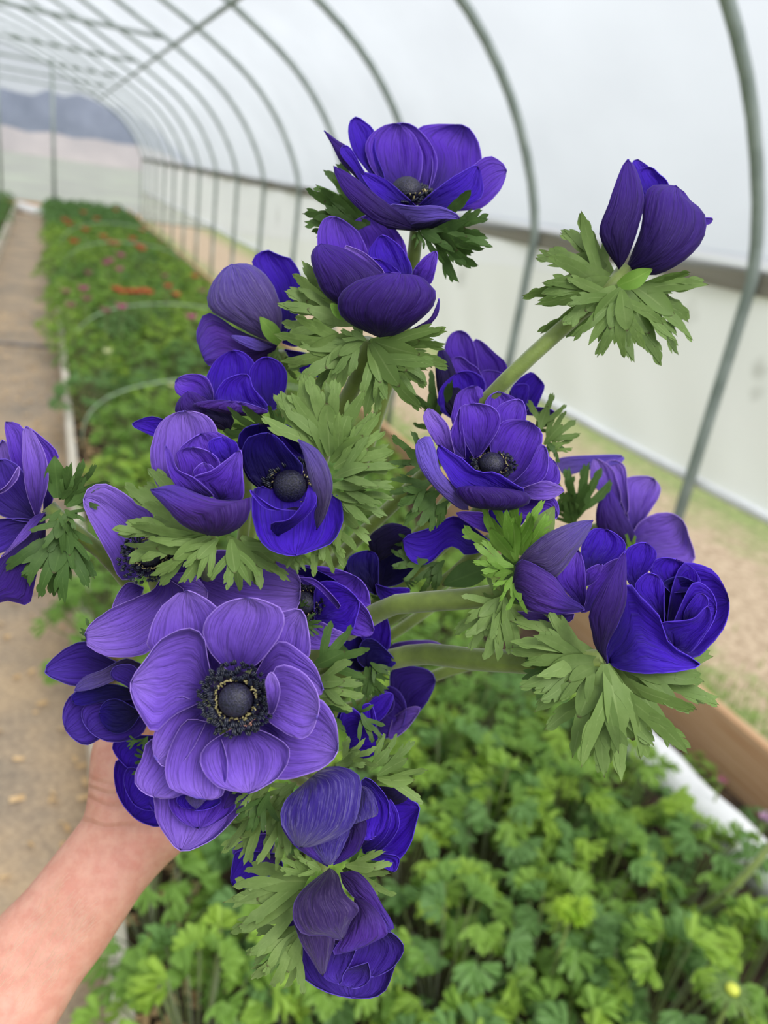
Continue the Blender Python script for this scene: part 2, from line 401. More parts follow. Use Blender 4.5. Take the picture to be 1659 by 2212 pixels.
# ------------------------------------------------------------------ ground
def ground_mat():
    m, t, b = new_mat('ground_straw_and_grass')
    n1 = noise(t, 1.1, 4, 0.6); n2 = noise(t, 30, 4, 0.7); n3 = noise(t, 7, 3, 0.6)
    g = ramp(t, n2, [(0.3, srgb(88, 112, 52)), (0.7, srgb(142, 158, 92))])
    s = ramp(t, n2, [(0.3, srgb(136, 116, 92)), (0.7, srgb(196, 176, 150))])
    tcn = t.nodes.new('ShaderNodeTexCoord'); sp = t.nodes.new('ShaderNodeSeparateXYZ'); t.links.new(tcn.outputs['Object'], sp.inputs[0])
    ad = t.nodes.new('ShaderNodeMath'); ad.operation = 'ADD'; t.links.new(sp.outputs['X'], ad.inputs[0])
    ml = t.nodes.new('ShaderNodeMath'); ml.operation = 'MULTIPLY'; ml.inputs[1].default_value = 1.1; t.links.new(n3, ml.inputs[0]); t.links.new(ml.outputs[0], ad.inputs[1])
    dv = t.nodes.new('ShaderNodeMath'); dv.operation = 'DIVIDE'; dv.inputs[1].default_value = 10; t.links.new(ad.outputs[0], dv.inputs[0])
    f = ramp(t, dv.outputs[0], [(0.0, (0, 0, 0, 1)), (0.305, (0, 0, 0, 1)), (0.335, (1, 1, 1, 1)), (0.43, (1, 1, 1, 1)), (0.50, (0.1, 0.1, 0.1, 1)), (0.75, (0.35, 0.35, 0.35, 1))])
    t.links.new(mixc(t, f, g, s), b.inputs['Base Color']); b.inputs['Roughness'].default_value = 0.95
    bump(t, b, n2, 0.8, 0.01); return m
def grid_mesh(x0, x1, y0, y1, nx, ny, fz):
    xs = np.linspace(x0, x1, nx); yy = np.linspace(y0, y1, ny)
    V = [(x, y, fz(x, y)) for y in yy for x in xs]
    return V, [(j*nx+i, j*nx+i+1, (j+1)*nx+i+1, (j+1)*nx+i) for j in range(ny-1) for i in range(nx-1)]
V, Fc = grid_mesh(-60, 80, -4, 180, 30, 40, lambda x, y: -0.02)
tag(mesh_obj('ground', V, Fc, ground_mat(), org=np.zeros(3)), kind='structure')

def path_mat():
    m, t, b = new_mat('woven_path_fabric')
    n1 = noise(t, 2.2, 5, 0.65); n2 = noise(t, 60, 3, 0.7)
    c = ramp(t, n1, [(0.32, srgb(124, 116, 106)), (0.5, srgb(162, 142, 120)), (0.66, srgb(194, 166, 132))])
    c = mixc(t, 0.35, c, ramp(t, n2, [(0.4, srgb(120, 108, 94)), (0.65, srgb(206, 184, 152))]))
    t.links.new(c, b.inputs['Base Color']); b.inputs['Roughness'].default_value = 0.9; bump(t, b, n2, 0.5, 0.004); return m
V, Fc = grid_mesh(-0.62, 0.10, -1.0, YE - 0.1, 16, 240, lambda x, y: 0.006 * math.sin(x*9 + y*3) * math.sin(y*2.1) + 0.008)
tag(mesh_obj('floor', V, Fc, path_mat()), kind='structure')
b = MB()
b.tube([(-0.6 + 0.7 * s, 7.45 + 0.02 * math.sin(s * 7), 0.02) for s in np.linspace(0, 1, 12)], 0.02, 8)
tag(b.build('fabric_fold', plain('dark_fold', srgb(110, 106, 104), srgb(140, 134, 130), 20)), 'dark fold lying across the fabric path in the distance', 'fold')

M_SOIL = plain('dark_bed_soil', srgb(44, 34, 24), srgb(84, 66, 48), 14, 0.95, bumpd=0.01)
V, Fc = grid_mesh(0.13, 1.95, -0.6, 22.6, 14, 120, lambda x, y: 0.12 + 0.015 * math.sin(x*11+y*5))
tag(mesh_obj('bed_soil', V, Fc, M_SOIL), kind='structure')
V, Fc = grid_mesh(-2.6, -0.66, -0.6, 22.6, 10, 90, lambda x, y: 0.12 + 0.015 * math.sin(x*11+y*5))
tag(mesh_obj('bed_soil', V, Fc, M_SOIL), kind='structure')

def board(x0, x1, y0, y1, z1, mats, name, lab, cap=None):
    """bed edging of butted planks"""
    e = empty(name, (x0, y0, 0)); tag(e, lab, 'board')
    nseg = int(round((y1 - y0) / 2.44)); L = (y1 - y0) / nseg
    for s in range(nseg):
        b = MB(); b.box((x0, y0 + s*L, 0.0), (x1, y0 + (s+1)*L - 0.004, z1 + 0.004 * (s % 2)))
        o = b.build('plank', mats, e, smooth=False)
        md = o.modifiers.new('b', 'BEVEL'); md.width = 0.003; md.segments = 1
    return e
board(1.965, 2.005, -0.6, 22.6, 0.33, M_TAN, 'bed_edging', 'long tan plank edging on the far side of the planted bed')
board(0.085, 0.125, -0.6, 22.6, 0.22, M_PALE, 'bed_edging', 'pale plank edging between the fabric path and the planted bed')
board(-0.665, -0.625, -0.6, 22.6, 0.22, M_PALE, 'bed_edging', 'pale plank edging on the left side of the path')

# white roll of row cover lying in the bed, and the bundle at the end of the path
b = MB(); pts = [(1.625 + 0.02*math.sin(y*3), y, 0.28 + 0.01*math.sin(y*5)) for y in np.linspace(-0.3, 1.85, 40)]
b.tube(catmull(pts, 60), [0.064 + 0.004*math.sin(k*0.9) for k in range(60)], 16)
tag(b.build('rolled_row_cover', M_WHITE), 'white rolled-up row cover lying along the bed beside the tan plank', 'row cover')
b = MB(); b.tube(catmull([(-0.55, 21.6, 0.12), (-0.3, 21.2, 0.10), (0.0, 21.1, 0.10), (0.12, 21.0, 0.1)], 12), 0.13, 12)
tag(b.build('folded_row_cover', M_WHITE), 'white bundle of row cover lying at the far end of the path', 'row cover')

# low wire hoops over the bed
M_WIRE = plain('pale_green_wire', srgb(160, 186, 150), srgb(190, 208, 180), 20, 0.5)
for k, (y, h) in enumerate(((12.4, 0.74), (10.3, 0.70), (6.35, 0.66), (4.4, 0.58))):
    b = MB(); b.tube([(0.98 - 0.82*math.cos(t), y, 0.12 + (h-0.12)*math.sin(t)**0.6) for t in np.linspace(0.0, math.pi, 28)], 0.0045, 6)
    tag(b.build('bed_hoop', M_WIRE), ['thin pale arched rod over the bed among the red blooms, farthest one',
      'thin pale arched rod over the bed just in front of the magenta blooms', 'thin pale arched rod over the green part of the bed left of the bouquet',
      'thin pale arched rod nearest to the bouquet on the left'][k], 'hoop', 'low rods arched over the bed')

# hills beyond the end wall
def hill(name, y, zf, mat, depth, lab):
    xs = np.linspace(-160, 200, 160); V = []
    for x in xs:
        V += [(x, y, 0), (x, y + 2, zf(x)), (x, y + depth, zf(x) * 1.02), (x, y + depth + 4, 0)]
    Fc = [(i*4+j, (i+1)*4+j, (i+1)*4+j+1, i*4+j+1) for i in range(len(xs)-1) for j in range(3)]
    return tag(mesh_obj(name, V, Fc, mat), lab, 'hill')
rnd = random.Random(5)
def zh(x):
    return max(0.2, (8.1 + 0.5*math.sin(x*0.35) + 0.5*math.sin(x*1.1+1) + 0.4*math.sin(x*2.7)) * min(1, max(0.02, (26 - x)/12)))
def zl(x): return (2.3 + 0.2*math.sin(x*0.1) + 0.2*math.sin(x*1.3)) * min(1, max(0.02, (19 - x)/8))
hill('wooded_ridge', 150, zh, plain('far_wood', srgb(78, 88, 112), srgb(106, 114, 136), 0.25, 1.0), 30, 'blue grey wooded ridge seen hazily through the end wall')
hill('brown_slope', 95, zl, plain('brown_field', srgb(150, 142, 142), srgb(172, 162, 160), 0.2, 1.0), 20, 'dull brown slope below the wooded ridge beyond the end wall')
V, Fc = grid_mesh(-60, 60, YE + 0.4, 94, 20, 60, lambda x, y: 0.01)
tag(mesh_obj('field', V, Fc, plain('dull_winter_field', srgb(140, 138, 132), srgb(160, 166, 146), 0.3, 1.0)), kind='structure')

# ------------------------------------------------------------------ bed foliage
M_FOL = [None]*4
def fol_mat(name, a, b_, c):
    m, t, b = new_mat(name)
    oi = t.nodes.new('ShaderNodeObjectInfo'); n1 = noise(t, 14, 3, 0.6)
    col = mixc(t, n1, a, b_); col = mixc(t, oi.outputs['Random'], col, mixc(t, 0.55, col, c))
    t.links.new(col, b.inputs['Base Color']); b.inputs['Roughness'].default_value = 0.5; b.inputs['Specular IOR Level'].default_value = 0.35
    translucent(m, t, b, col, 0.3); return m
M_FOL[0] = fol_mat('foliage_fresh', srgb(106, 148, 48), srgb(158, 196, 86), srgb(172, 200, 70))
M_FOL[1] = fol_mat('foliage_mid', srgb(86, 128, 46), srgb(134, 174, 80), srgb(150, 184, 72))
M_FOL[2] = fol_mat('foliage_blue', srgb(82, 124, 62), srgb(130, 168, 98), srgb(112, 156, 70))
M_FOL[3] = fol_mat('foliage_lime', srgb(124, 168, 36), srgb(168, 204, 60), srgb(180, 204, 70))

def ruffled_leaf(rnd, full=True):
    """lobed, curled leaf about 1 unit across, base at the origin, growing along +x, facing +z"""
    mb = MB(); nl = 5 if full else 4
    for k in range(nl):
        a = (k - (nl-1)/2) * (2.0 / nl) * 1.15 + rnd.uniform(-.1, .1)
        L = rnd.uniform(0.8, 1.0) * (1 - 0.15*abs(a))
        for s in range(4 if full else 3):
            aa = a + (s - (1.5 if full else 1)) * 0.24 + rnd.uniform(-.08, .08); l0 = 0.30*L; l1 = L * rnd.uniform(0.8, 1.05); wd = rnd.uniform(.085, .13)*L
            zz = rnd.uniform(-.22, .28); rows = []
            for q, (t, w) in enumerate(((0.0, .35), (0.45, .8), (0.8, 1.0), (1.0, .45))):
                r = (l0 if s else 0.02) + (l1 - (l0 if s else 0.02)) * t
                c = np.array([r*math.cos(aa), r*math.sin(aa), 0.22*r*r*0 + 0.10*math.sin(r*4+k) + zz*t - 0.25*max(0, r-.6)])
                p = np.array([-math.sin(aa), math.cos(aa), 0]); up = 0.07*w*rnd.uniform(.2, 1.4)
                rows += [c - p*wd*w + (0, 0, up), c, c + p*wd*w + (0, 0, up*rnd.uniform(.3, 1.2))]
            mb.add(rows, [(i*3+j, i*3+j+1, (i+1)*3+j+1, (i+1)*3+j) for i in range(3) for j in range(2)])
    return mb
rl = random.Random(11)
LEAFM = []
for v in range(6):
    mb = ruffled_leaf(rl); me = bpy.data.meshes.new('leaf'); me.from_pydata([tuple(v_) for v_ in mb.V], [], mb.F)
    me.materials.append(M_FOL[(0, 1, 2, 0, 1, 2)[v]]); me.polygons.foreach_set('use_smooth', [True]*len(me.polygons)); LEAFM.append(me)
def plant_layout(rnd, n, R, H):
    out = []
    for k in range(n):
        a = k * 2.4 + rnd.uniform(-.3, .3); q = math.sqrt((k + .5) / n); r = R*q*rnd.uniform(.85, 1.1)
        z = H * (1 - 0.55*q*q) * rnd.uniform(.80, 1.08); s = rnd.uniform(0.045, 0.075)
        tilt = rnd.uniform(-.35, .25) + 0.55*q
        X = np.array([math.cos(a)*math.cos(tilt), math.sin(a)*math.cos(tilt), -math.sin(tilt)])
        Y = np.array([-math.sin(a), math.cos(a), rnd.uniform(-.3, .3)]); Z = _n(np.cross(X, Y)); Y = np.cross(Z, X)
        out.append((np.array([r*math.cos(a), r*math.sin(a), z]), np.stack([X, Y, Z], 1) * s, rnd.randrange(6)))
    return out
def petioles(lay, rnd):
    b = MB()
    for (p, R, k) in lay:
        b.tube([np.array([p[0]*.2, p[1]*.2, 0]), np.array([p[0]*.6, p[1]*.6, p[2]*.6]), p], 0.0022, 4, False)
    return b
PLANT = []
for v in range(5):
    lay = plant_layout(rl, 40, 0.20, 0.29); b = petioles(lay, rl); midx = [1]*len(b.F)
    for (p, R, k) in lay:
        src = ruffled_leaf(rl, False); n0 = len(b.F)
        b.add([p + R @ np.array(q) for q in src.V], src.F); midx += [0]*(len(b.F) - n0)
    me = bpy.data.meshes.new('leafy_plant'); me.from_pydata([tuple(q) for q in b.V], [], b.F)
    me.materials.append(M_FOL[(0, 1, 0, 2, 1)[v]]); me.materials.append(M_STEM)
    me.polygons.foreach_set('material_index', midx); me.polygons.foreach_set('use_smooth', [True]*len(me.polygons)); PLANT.append(me)

GRP_NEAR = 'near leafy plants filling the bed below the bouquet'
GRP_FAR = 'leafy plants farther down the planted bed'
rp_ = random.Random(23)
spots = []
y = -0.35
while y < 22.3:
    step = 0.25 if y < 4 else 0.36
    nx = 7 if y < 4 else 5
    for i in range(nx):
        xl = 0.19 if (y > 5.6 or 2.2 < y < 3.0) else (0.17 if y < 1.3 else 0.34)
        x = xl + (1.62 - xl) * i / (nx - 1) + rp_.uniform(-.05, .05) + (0.04 if int(y*10) % 2 else -0.04)
        spots.append((x, y + rp_.uniform(-.07, .07), rp_.uniform(0, 6.28), rp_.uniform(.85, 1.12) * (1 if y < 4 else 1.15)))
    y += step
near_n = 0
far_mb = []
count = 0
for (x, y, a, s) in spots:
    if y < 3.6 and x > 1.46 and (x > 1.58 or rp_.random() < 0.3): continue           # thinner beside the white roll
    if y < 1.9 and near_n < 34 and y > 0.1 and x > 0.2:
        near_n += 1
        e = empty('leafy_plant', (x, y, 0.11)); tag(e, 'low green plant with curly lobed leaves in the bed below the bouquet', 'plant', GRP_NEAR)
        lay = plant_layout(rp_, 38, 0.19, 0.33*s)
        for (p, R, k) in lay:
            o = bpy.data.objects.new('leaf', LEAFM[k]); COL.objects.link(o); o.parent = e
            o.matrix_local = Matrix([[R[0][0], R[0][1], R[0][2], p[0]], [R[1][0], R[1][1], R[1][2], p[1]], [R[2][0], R[2][1], R[2][2], p[2]], [0, 0, 0, 1]])
        petioles(lay, rp_).build('stalk_cluster', M_STEM, e, org=np.zeros(3)).location = (0, 0, 0)
    elif y < 16 and count < 290:
        count += 1
        o = bpy.data.objects.new('leafy_plant', PLANT[rp_.randrange(5)]); COL.objects.link(o)
        o.location = (x, y, 0.11); o.rotation_euler = (0, 0, a); o.scale = (s, s, s)
        tag(o, 'low green leafy plant farther down the bed beyond the bouquet', 'plant', GRP_FAR)
    else: far_mb.append((x, y, a, s))
for (x, y, s) in ((1.82, 1.62, .42), (1.86, 1.35, .36), (1.80, 1.98, .4), (1.87, 2.35, .45), (1.79, 2.8, .4), (1.85, 1.1, .4)):
    o = bpy.data.objects.new('weed', PLANT[rp_.randrange(5)]); COL.objects.link(o); o.location = (x, y, 0.11); o.scale = (s, s, s*1.0)
    tag(o, 'small weedy tuft growing between the white roll and the tan plank', 'weed', 'weeds beside the white roll')
# the far end of the bed: one mass
def mass(spots, name, lab):
    VV = []; FF = []; n0 = 0
    base = []
    for me in PLANT:
        v = np.empty(len(me.vertices)*3); me.vertices.foreach_get('co', v); base.append((v.reshape(-1, 3), [tuple(p.vertices) for p in me.polygons]))
    for (x, y, a, s) in spots:
        v, f = base[rp_.randrange(5)]; c, d = math.cos(a), math.sin(a)
        R = np.array([[c, -d, 0], [d, c, 0], [0, 0, 1]]) * s
        VV.append(v @ R.T + (x, y, 0.11)); FF += [tuple(i + n0 for i in p) for p in f]; n0 += len(v)
    return tag(mesh_obj(name, np.vstack(VV), FF, M_FOL[2]), lab, 'foliage', kind='stuff')
mass(far_mb, 'far_foliage', 'mass of green leaves at the far end of the planted bed')
mass([(-0.85 - 0.4*(k % 4) + rp_.uniform(-.05, .05), 8 + 0.34*k*1.0, rp_.uniform(0, 6), 1.2) for k in range(42)], 'left_bed_foliage', 'green leaves of the bed left of the path')

# lime leaf cluster standing out below the bouquet
def at_z(px, py, z):
    d = ROT @ _px(px, py); return EYE + d * (z - EYE[2]) / d[2]
c0 = at_z(1235, 1975, 0.50)
e = empty('lime_seedling', (c0[0], c0[1], 0.12)); tag(e, 'yellow-green curly leaf cluster standing out in the bed below the bouquet', 'plant')
for k in range(7):
    mb = ruffled_leaf(rl); s = 0.036; a = k*0.9; R = np.array([[math.cos(a), -math.sin(a), 0], [math.sin(a), math.cos(a), 0], [0, 0, 1]])*s
    c = c0 + (0.008*math.cos(a), 0.008*math.sin(a), 0.004*k)
    mesh_obj('leaf', [c + R @ np.array(q) for q in mb.V], mb.F, M_FOL[3], e)
b = MB(); b.tube([c0 - (0, 0, .38), c0], 0.003, 6); b.build('stem', M_STEM, e)
# thick bent stalk and the green seed head near the lower right corner
P = [at_z(1478, 1995, .26), at_z(1545, 1950, .36), at_z(1605, 1895, .44), at_z(1665, 1825, .50), at_z(1720, 1740, .54)]
b = MB(); b.tube(catmull([P[0] - (0.02, 0, .12)] + P, 24), 0.0085, 10)
tag(b.build('flower_stalk', M_STEM), 'thick bent green stalk crossing the white roll at the right edge', 'stalk')
c1 = at_z(1580, 2142, .50); e = empty('seed_head', (c1[0], c1[1], .12)); tag(e, 'pale green seed head with a yellow centre in the lower right corner', 'flower')
for k in range(18):
    a = k*2*math.pi/18; L = 0.040*(1 + .2*math.sin(k*5)); u = np.array([math.cos(a), math.sin(a), 0]); w = np.array([-math.sin(a), math.cos(a), 0]); V = []
    for i in range(5):
        t = i/4
        for j in (-1, 0, 1): V.append(c1 + u*L*(.15+t) + w*j*.0035*math.sin(math.pi*(.15+.8*t)) + (0, 0, .012*t - .02*t*t + (0 if j else -.001)))
    mb = MB(); mb.add(V, [(i*3+j, i*3+j+1, (i+1)*3+j+1, (i+1)*3+j) for i in range(4) for j in range(2)]); mb.build('bract', LM['l'], e)
mb = MB(); mb.blob(c1 + (0, 0, .006), (.012, .012, .009), None, 14, 8); mb.build('centre', plain('seed_head_yellow', srgb(196, 206, 60), srgb(222, 226, 96), 300, .5), e)
mb = MB(); mb.tube([c1 - (-.01, .01, .38), c1], .004, 8); mb.build('stem', M_STEM, e)

# pale wood chips at the edge of the bed and on the path
M_CHIP = plain('wood_chip', srgb(196, 158, 108), srgb(226, 194, 148), 40, 0.8)
b = MB(); rc = random.Random(3)
for k in range(2600):
    if k < 1500: x, y, z = rc.uniform(0.13, 0.30), rc.uniform(0.5, 9), 0.14
    elif k < 2100: x, y, z = rc.uniform(-.6, .08), rc.uniform(.5, 9), 0.02
    else: x, y, z = rc.uniform(-.85, -.66), rc.uniform(8, 21), 0.14
    a = rc.uniform(0, 3.14); l = rc.uniform(.008, .02); w = l*.4; c, d = math.cos(a), math.sin(a); h = rc.uniform(0, .006)
    b.add([(x-l*c+w*d, y-l*d-w*c, z+h), (x+l*c+w*d, y+l*d-w*c, z), (x+l*c-w*d, y+l*d+w*c, z+h), (x-l*c-w*d, y-l*d+w*c, z+.008)], [(0,1,2,3)])
tag(b.build('wood_chips', M_CHIP, smooth=False), 'scattered pale wood chips along the bed edge and path', 'wood chips', kind='stuff')

# grass outside the bed
b = MB(); rg = random.Random(8)
for k in range(9000):
    x = 2.03 + abs(rg.gauss(0, 0.35)); y = 0.6 + 7*rg.random()**1.5; h = rg.uniform(.02, .055); a = rg.uniform(0, 6.28)
    dx, dy = .003*math.cos(a), .003*math.sin(a); lx, ly = rg.uniform(-.02, .02), rg.uniform(-.02, .02)
    b.add([(x-dx, y-dy, -.02), (x+dx, y+dy, -.02), (x+lx, y+ly, h)], [(0,1,2)])
tag(b.build('grass', M_FOL[1], smooth=False), 'short grass growing between the tan plank and the side wall', 'grass', kind='stuff')

# little blooms in the far bed
M_RED = plain('bloom_red', srgb(206, 46, 34), srgb(232, 84, 58), 60, 0.5)
M_MAG = plain('bloom_magenta', srgb(178, 34, 118), srgb(214, 74, 156), 60, 0.5)
M_ROSE = plain('bloom_dusty_rose', srgb(140, 60, 90), srgb(170, 96, 110), 60, 0.5)
M_MAUVE = plain('bloom_mauve', srgb(160, 112, 150), srgb(186, 144, 176), 60, 0.5)
M_CREAM = plain('bloom_cream', srgb(214, 216, 150), srgb(236, 236, 190), 60, 0.5)
def small_bloom(px, py, z, mat, r, label, grp):
    d = ROT @ _px(px, py); t = (z - EYE[2]) / d[2]; c = EYE + d * t
    e = empty('small_bloom', (c[0], c[1], 0.14)); tag(e, label, 'flower', grp)
    for k in range(8):
        a = k * 2*math.pi/8; mb = MB(); V = []
        for i in range(4):
            for j in range(3):
                u = i/3; rr = r*(0.12 + 0.95*u); w = (j-1)*0.42*math.sin(math.pi*min(.95, .25+.7*u))
                V.append(c + (rr*math.cos(a+w), rr*math.sin(a+w), r*(0.75*u*u - 0.3*(j-1)**2*0 + 0.15*(k % 2))))
        mb.add(V, [(i*3+j, i*3+j+1, (i+1)*3+j+1, (i+1)*3+j) for i in range(3) for j in range(2)]); mb.build('petal', mat, e)
    mb = MB(); mb.blob(c + (0, 0, r*.15), (r*.25, r*.25, r*.2), None, 8, 4); mb.build('centre', M_DISC if mat is not M_CREAM else M_POLL, e)
    mb = MB(); mb.tube([c + (0.01, 0, -(z-.14)), c], 0.003, 6); mb.build('stem', M_STEM, e)
REDS = [(140,478),(150,487),(180,462),(208,476),(184,500),(160,526),(222,515),(238,528),(250,530),(285,520),(298,535),(306,542),(250,456),(308,500),(262,634),(275,634),(288,634),(300,634),(312,632),(322,636),(250,628),(380,640),(362,622),(420,600)]
for k, (x, y) in enumerate(REDS):
    small_bloom(x, y, 0.62, M_RED, 0.062 if y < 560 else 0.042, 'one of the close row of scarlet blooms halfway down the bed' if 245 < x < 330 and y > 600 else 'small scarlet bloom far down the planted bed', 'scarlet blooms in a row' if 245 < x < 330 and y > 600 else 'scattered scarlet blooms in the far bed')
for k, (x, y) in enumerate([(228,572),(238,566),(258,554),(262,556),(257,586),(180,628),(262,668),(412,690)]):
    small_bloom(x, y, 0.61, M_MAG, 0.046, 'bright magenta bloom down the planted bed', 'magenta blooms in the bed')
for k, (x, y) in enumerate([(190,594),(142,634),(187,650),(355,600),(228,676),(152,664),(436,632)]):
    small_bloom(x, y, 0.59, M_ROSE, 0.044, 'dusky rose bloom half hidden in the far foliage', 'dusky rose blooms in the bed')
small_bloom(232, 763, 0.52, M_CREAM, 0.030, 'single cream bloom in the green bed left of the bouquet', None)
small_bloom(372, 836, 0.52, M_CREAM, 0.024, 'small cream bloom close beside the left flowers of the bouquet', None)
small_bloom(1558, 1690, 0.40, M_ROSE, 0.014, 'closed mauve bud at the end of the white roll', None)
small_bloom(1652, 1772, 0.45, M_MAUVE, 0.018, 'mauve bud at the right edge of the photo', None)

# ------------------------------------------------------------------ the bouquet
rf = random.Random(42)
def pts(s):
    out = []; tip = None
    for w in s.split():
        if w[0] == '*': tip = len(out); w = w[1:]
        a, b = w.split(','); out.append((float(a), float(b)))
    return np.array(out), tip

def petal(parent, D, spec):
    """spec: 'code z0 z1 z2 cup; outline' - offsets in mm (+ is away from the camera); outline starts at the claw, * marks the tip"""
    head, body = spec.split(';'); h = head.split(); code = h[0]; z0, z1, z2 = [float(q) / 1000 for q in h[1:4]]
    P, tip = pts(body); NU, NV = 16, 13
    Lp = catmull(P[:tip+1], NU, None, P[tip+1] if tip+1 < len(P) else None)
    Rp = catmull(np.vstack([P[:1], P[tip+1:][::-1], P[tip:tip+1]]), NU, None, P[tip-1])
    wid = np.max(np.linalg.norm(Lp - Rp, axis=1)) * D / F
    cup = float(h[4]) / 1000 if len(h) > 4 else 0.15 * wid * (1 if code[0] == 'i' else -1)
    ph = rf.uniform(0, 6.28); amp = min(0.0011, wid * 0.03); g = np.zeros((NU, NV, 3)); uv = []
    fr = rf.uniform(5, 8)
    for i in range(NU):
        u = i / (NU - 1); zc = z0*(1-u)*(1-2*u) + 4*z1*u*(1-u) + z2*u*(2*u-1)
        for j in range(NV):
            v = j / (NV - 1); q = Lp[i]*(1-v) + Rp[i]*v
            e = 2*v - 1
            z = zc + cup*(1 - e*e)*math.sin(math.pi*min(1.0, 0.12 + 0.8*u)) + amp*math.sin(fr*e + ph + 3*u)*u*u*(abs(e)**1.5 + 0.15)
            z += 0.4 * amp * math.sin(14*e + 2*ph) * u
            dl = (Lp[i] - Rp[i]); ww = (0.008 * math.sin(17*u + ph) + 0.006*math.sin(39*u + 2*ph)) * u * e
            q = q + dl * (-ww)
            g[i, j] = W(q[0], q[1], D + z); uv.append((v, u))
    du = np.gradient(g, axis=0); dv = np.gradient(g, axis=1); nn = np.cross(du, dv)
    ln = np.linalg.norm(nn, axis=2, keepdims=True); nn = nn / np.maximum(ln, 1e-12)
    view = g - EYE; s = np.sign(np.mean(np.sum(nn * view, axis=2))); nn *= (1 if s == 0 else s)
    nn[ln[..., 0] < 1e-10] = _n(view[NU//2, NV//2])
    back = g + nn * 0.00035
    V = np.vstack([g.reshape(-1, 3), back.reshape(-1, 3)]); K = NU*NV; Fc = []; mi = []
    for i in range(NU-1):
        for j in range(NV-1):
            a = i*NV+j; b = a+1; c = a+NV+1; d = a+NV
            f = (a, b, c, d) if s < 0 else (a, d, c, b)
            Fc.append(f); mi.append(0); Fc.append(tuple(q+K for q in f[::-1])); mi.append(1)
    ring = [j for j in range(NV)] + [i*NV+NV-1 for i in range(1, NU)] + [(NU-1)*NV+j for j in range(NV-2, -1, -1)] + [i*NV for i in range(NU-2, 0, -1)]
    for k in range(len(ring)):
        a, b = ring[k], ring[(k+1) % len(ring)]; Fc.append((a, b, b+K, a+K)); mi.append(0)
    return mesh_obj('petal', V, Fc, [PM[code], PM[BACK[code]]], parent, midx=mi, uv=uv+uv)

def centre(parent, x, y, D, axis, rd, ring=1.9, individual=False, n=90):
    """dome and stamens; axis in camera space (x right, y up, z towards the camera); rd: dome radius in px"""
    A = _n(ROT @ np.array(axis, float)); a = _n(np.cross(A, ROT @ np.array([0.1, 1, 0.2]))); b = np.cross(A, a)
    r = rd * D / F; c = W(x, y, D); AX = np.stack([a, b, A])
    mb = MB(); mb.blob(c, (r, r, r*0.85), AX, 28, 16); o = mb.build('centre', M_DISC, parent)
    rr = random.Random(int(x)); cream = MB(); fil = MB(); dark = MB(); base = c - A*r*0.45
    rb = MB(); V = []                       # dark receptacle under the stamens
    for i in range(6):
        for j in range(28):
            s_, t = i/5, 2*math.pi*j/28
            V.append(c - A*r*(.62 - .10*s_*s_) + (math.cos(t)*a + math.sin(t)*b)*r*(.05 + 1.55*s_))
    rb.add(V, [(i*28+j, (i+1)*28+j, (i+1)*28+(j+1) % 28, i*28+(j+1) % 28) for i in range(5) for j in range(28)]); rb.build('receptacle', M_FIL, parent)
    for k in range(n):
        t = k*2.39996; q = rr.random()**0.8; rad = r*(1.18 + (ring-1.18)*q) * rr.uniform(.96, 1.04)
        hh = r*(0.55 - 0.35*q)*rr.uniform(.7, 1.3)
        p = base + (math.cos(t)*a + math.sin(t)*b)*rad + A*hh
        d = _n((math.cos(t)*a + math.sin(t)*b)*rr.uniform(.4, 1) + A*rr.uniform(.1, .9) + (a*rr.uniform(-.5, .5) + b*rr.uniform(-.5, .5)))
        s1 = _n(np.cross(d, A)); s2 = np.cross(d, s1); l = r*rr.uniform(.16, .22); w = l*0.5
        root = base + (math.cos(t)*a + math.sin(t)*b)*r*0.9
        one = MB() if individual else dark
        for sgn in (-1, 1): one.blob(p + s1*w*0.55*sgn, (w*0.75, w*0.75, l), np.stack([s1, s2, d]), 6, 4)
        if individual: one.build('anther', M_ANTH, parent)
        fil.tube([root, (root+p)/2 + A*r*0.06, p], r*0.014, 4, False)
    for k in range(int(n*0.42)):
        t = k*2.39996 + 1; rad = r*rr.uniform(1.08, 1.30)
        p = c - A*r*rr.uniform(-.05, .2) + (math.cos(t)*a + math.sin(t)*b)*rad
        d = _n(rr.uniform(-.8, .8)*a + rr.uniform(-.8, .8)*b + A*.7); s1 = _n(np.cross(d, a)); s2 = np.cross(d, s1); l = r*rr.uniform(.11, .16)
        cream.blob(p, (l*.45, l*.45, l), np.stack([s1, s2, d]), 6, 4)
        fil.tube([c - A*r*.5 + (math.cos(t)*a + math.sin(t)*b)*r*.9, p], r*0.02, 4, False)
    if not individual: tag(dark.build('anthers', M_ANTH, parent), kind='stuff')
    tag(cream.build('inner_anthers', M_POLL, parent), 'ring of small cream anthers around the dark centre', kind='stuff')
    tag(fil.build('filaments', M_FIL, parent), kind='stuff')

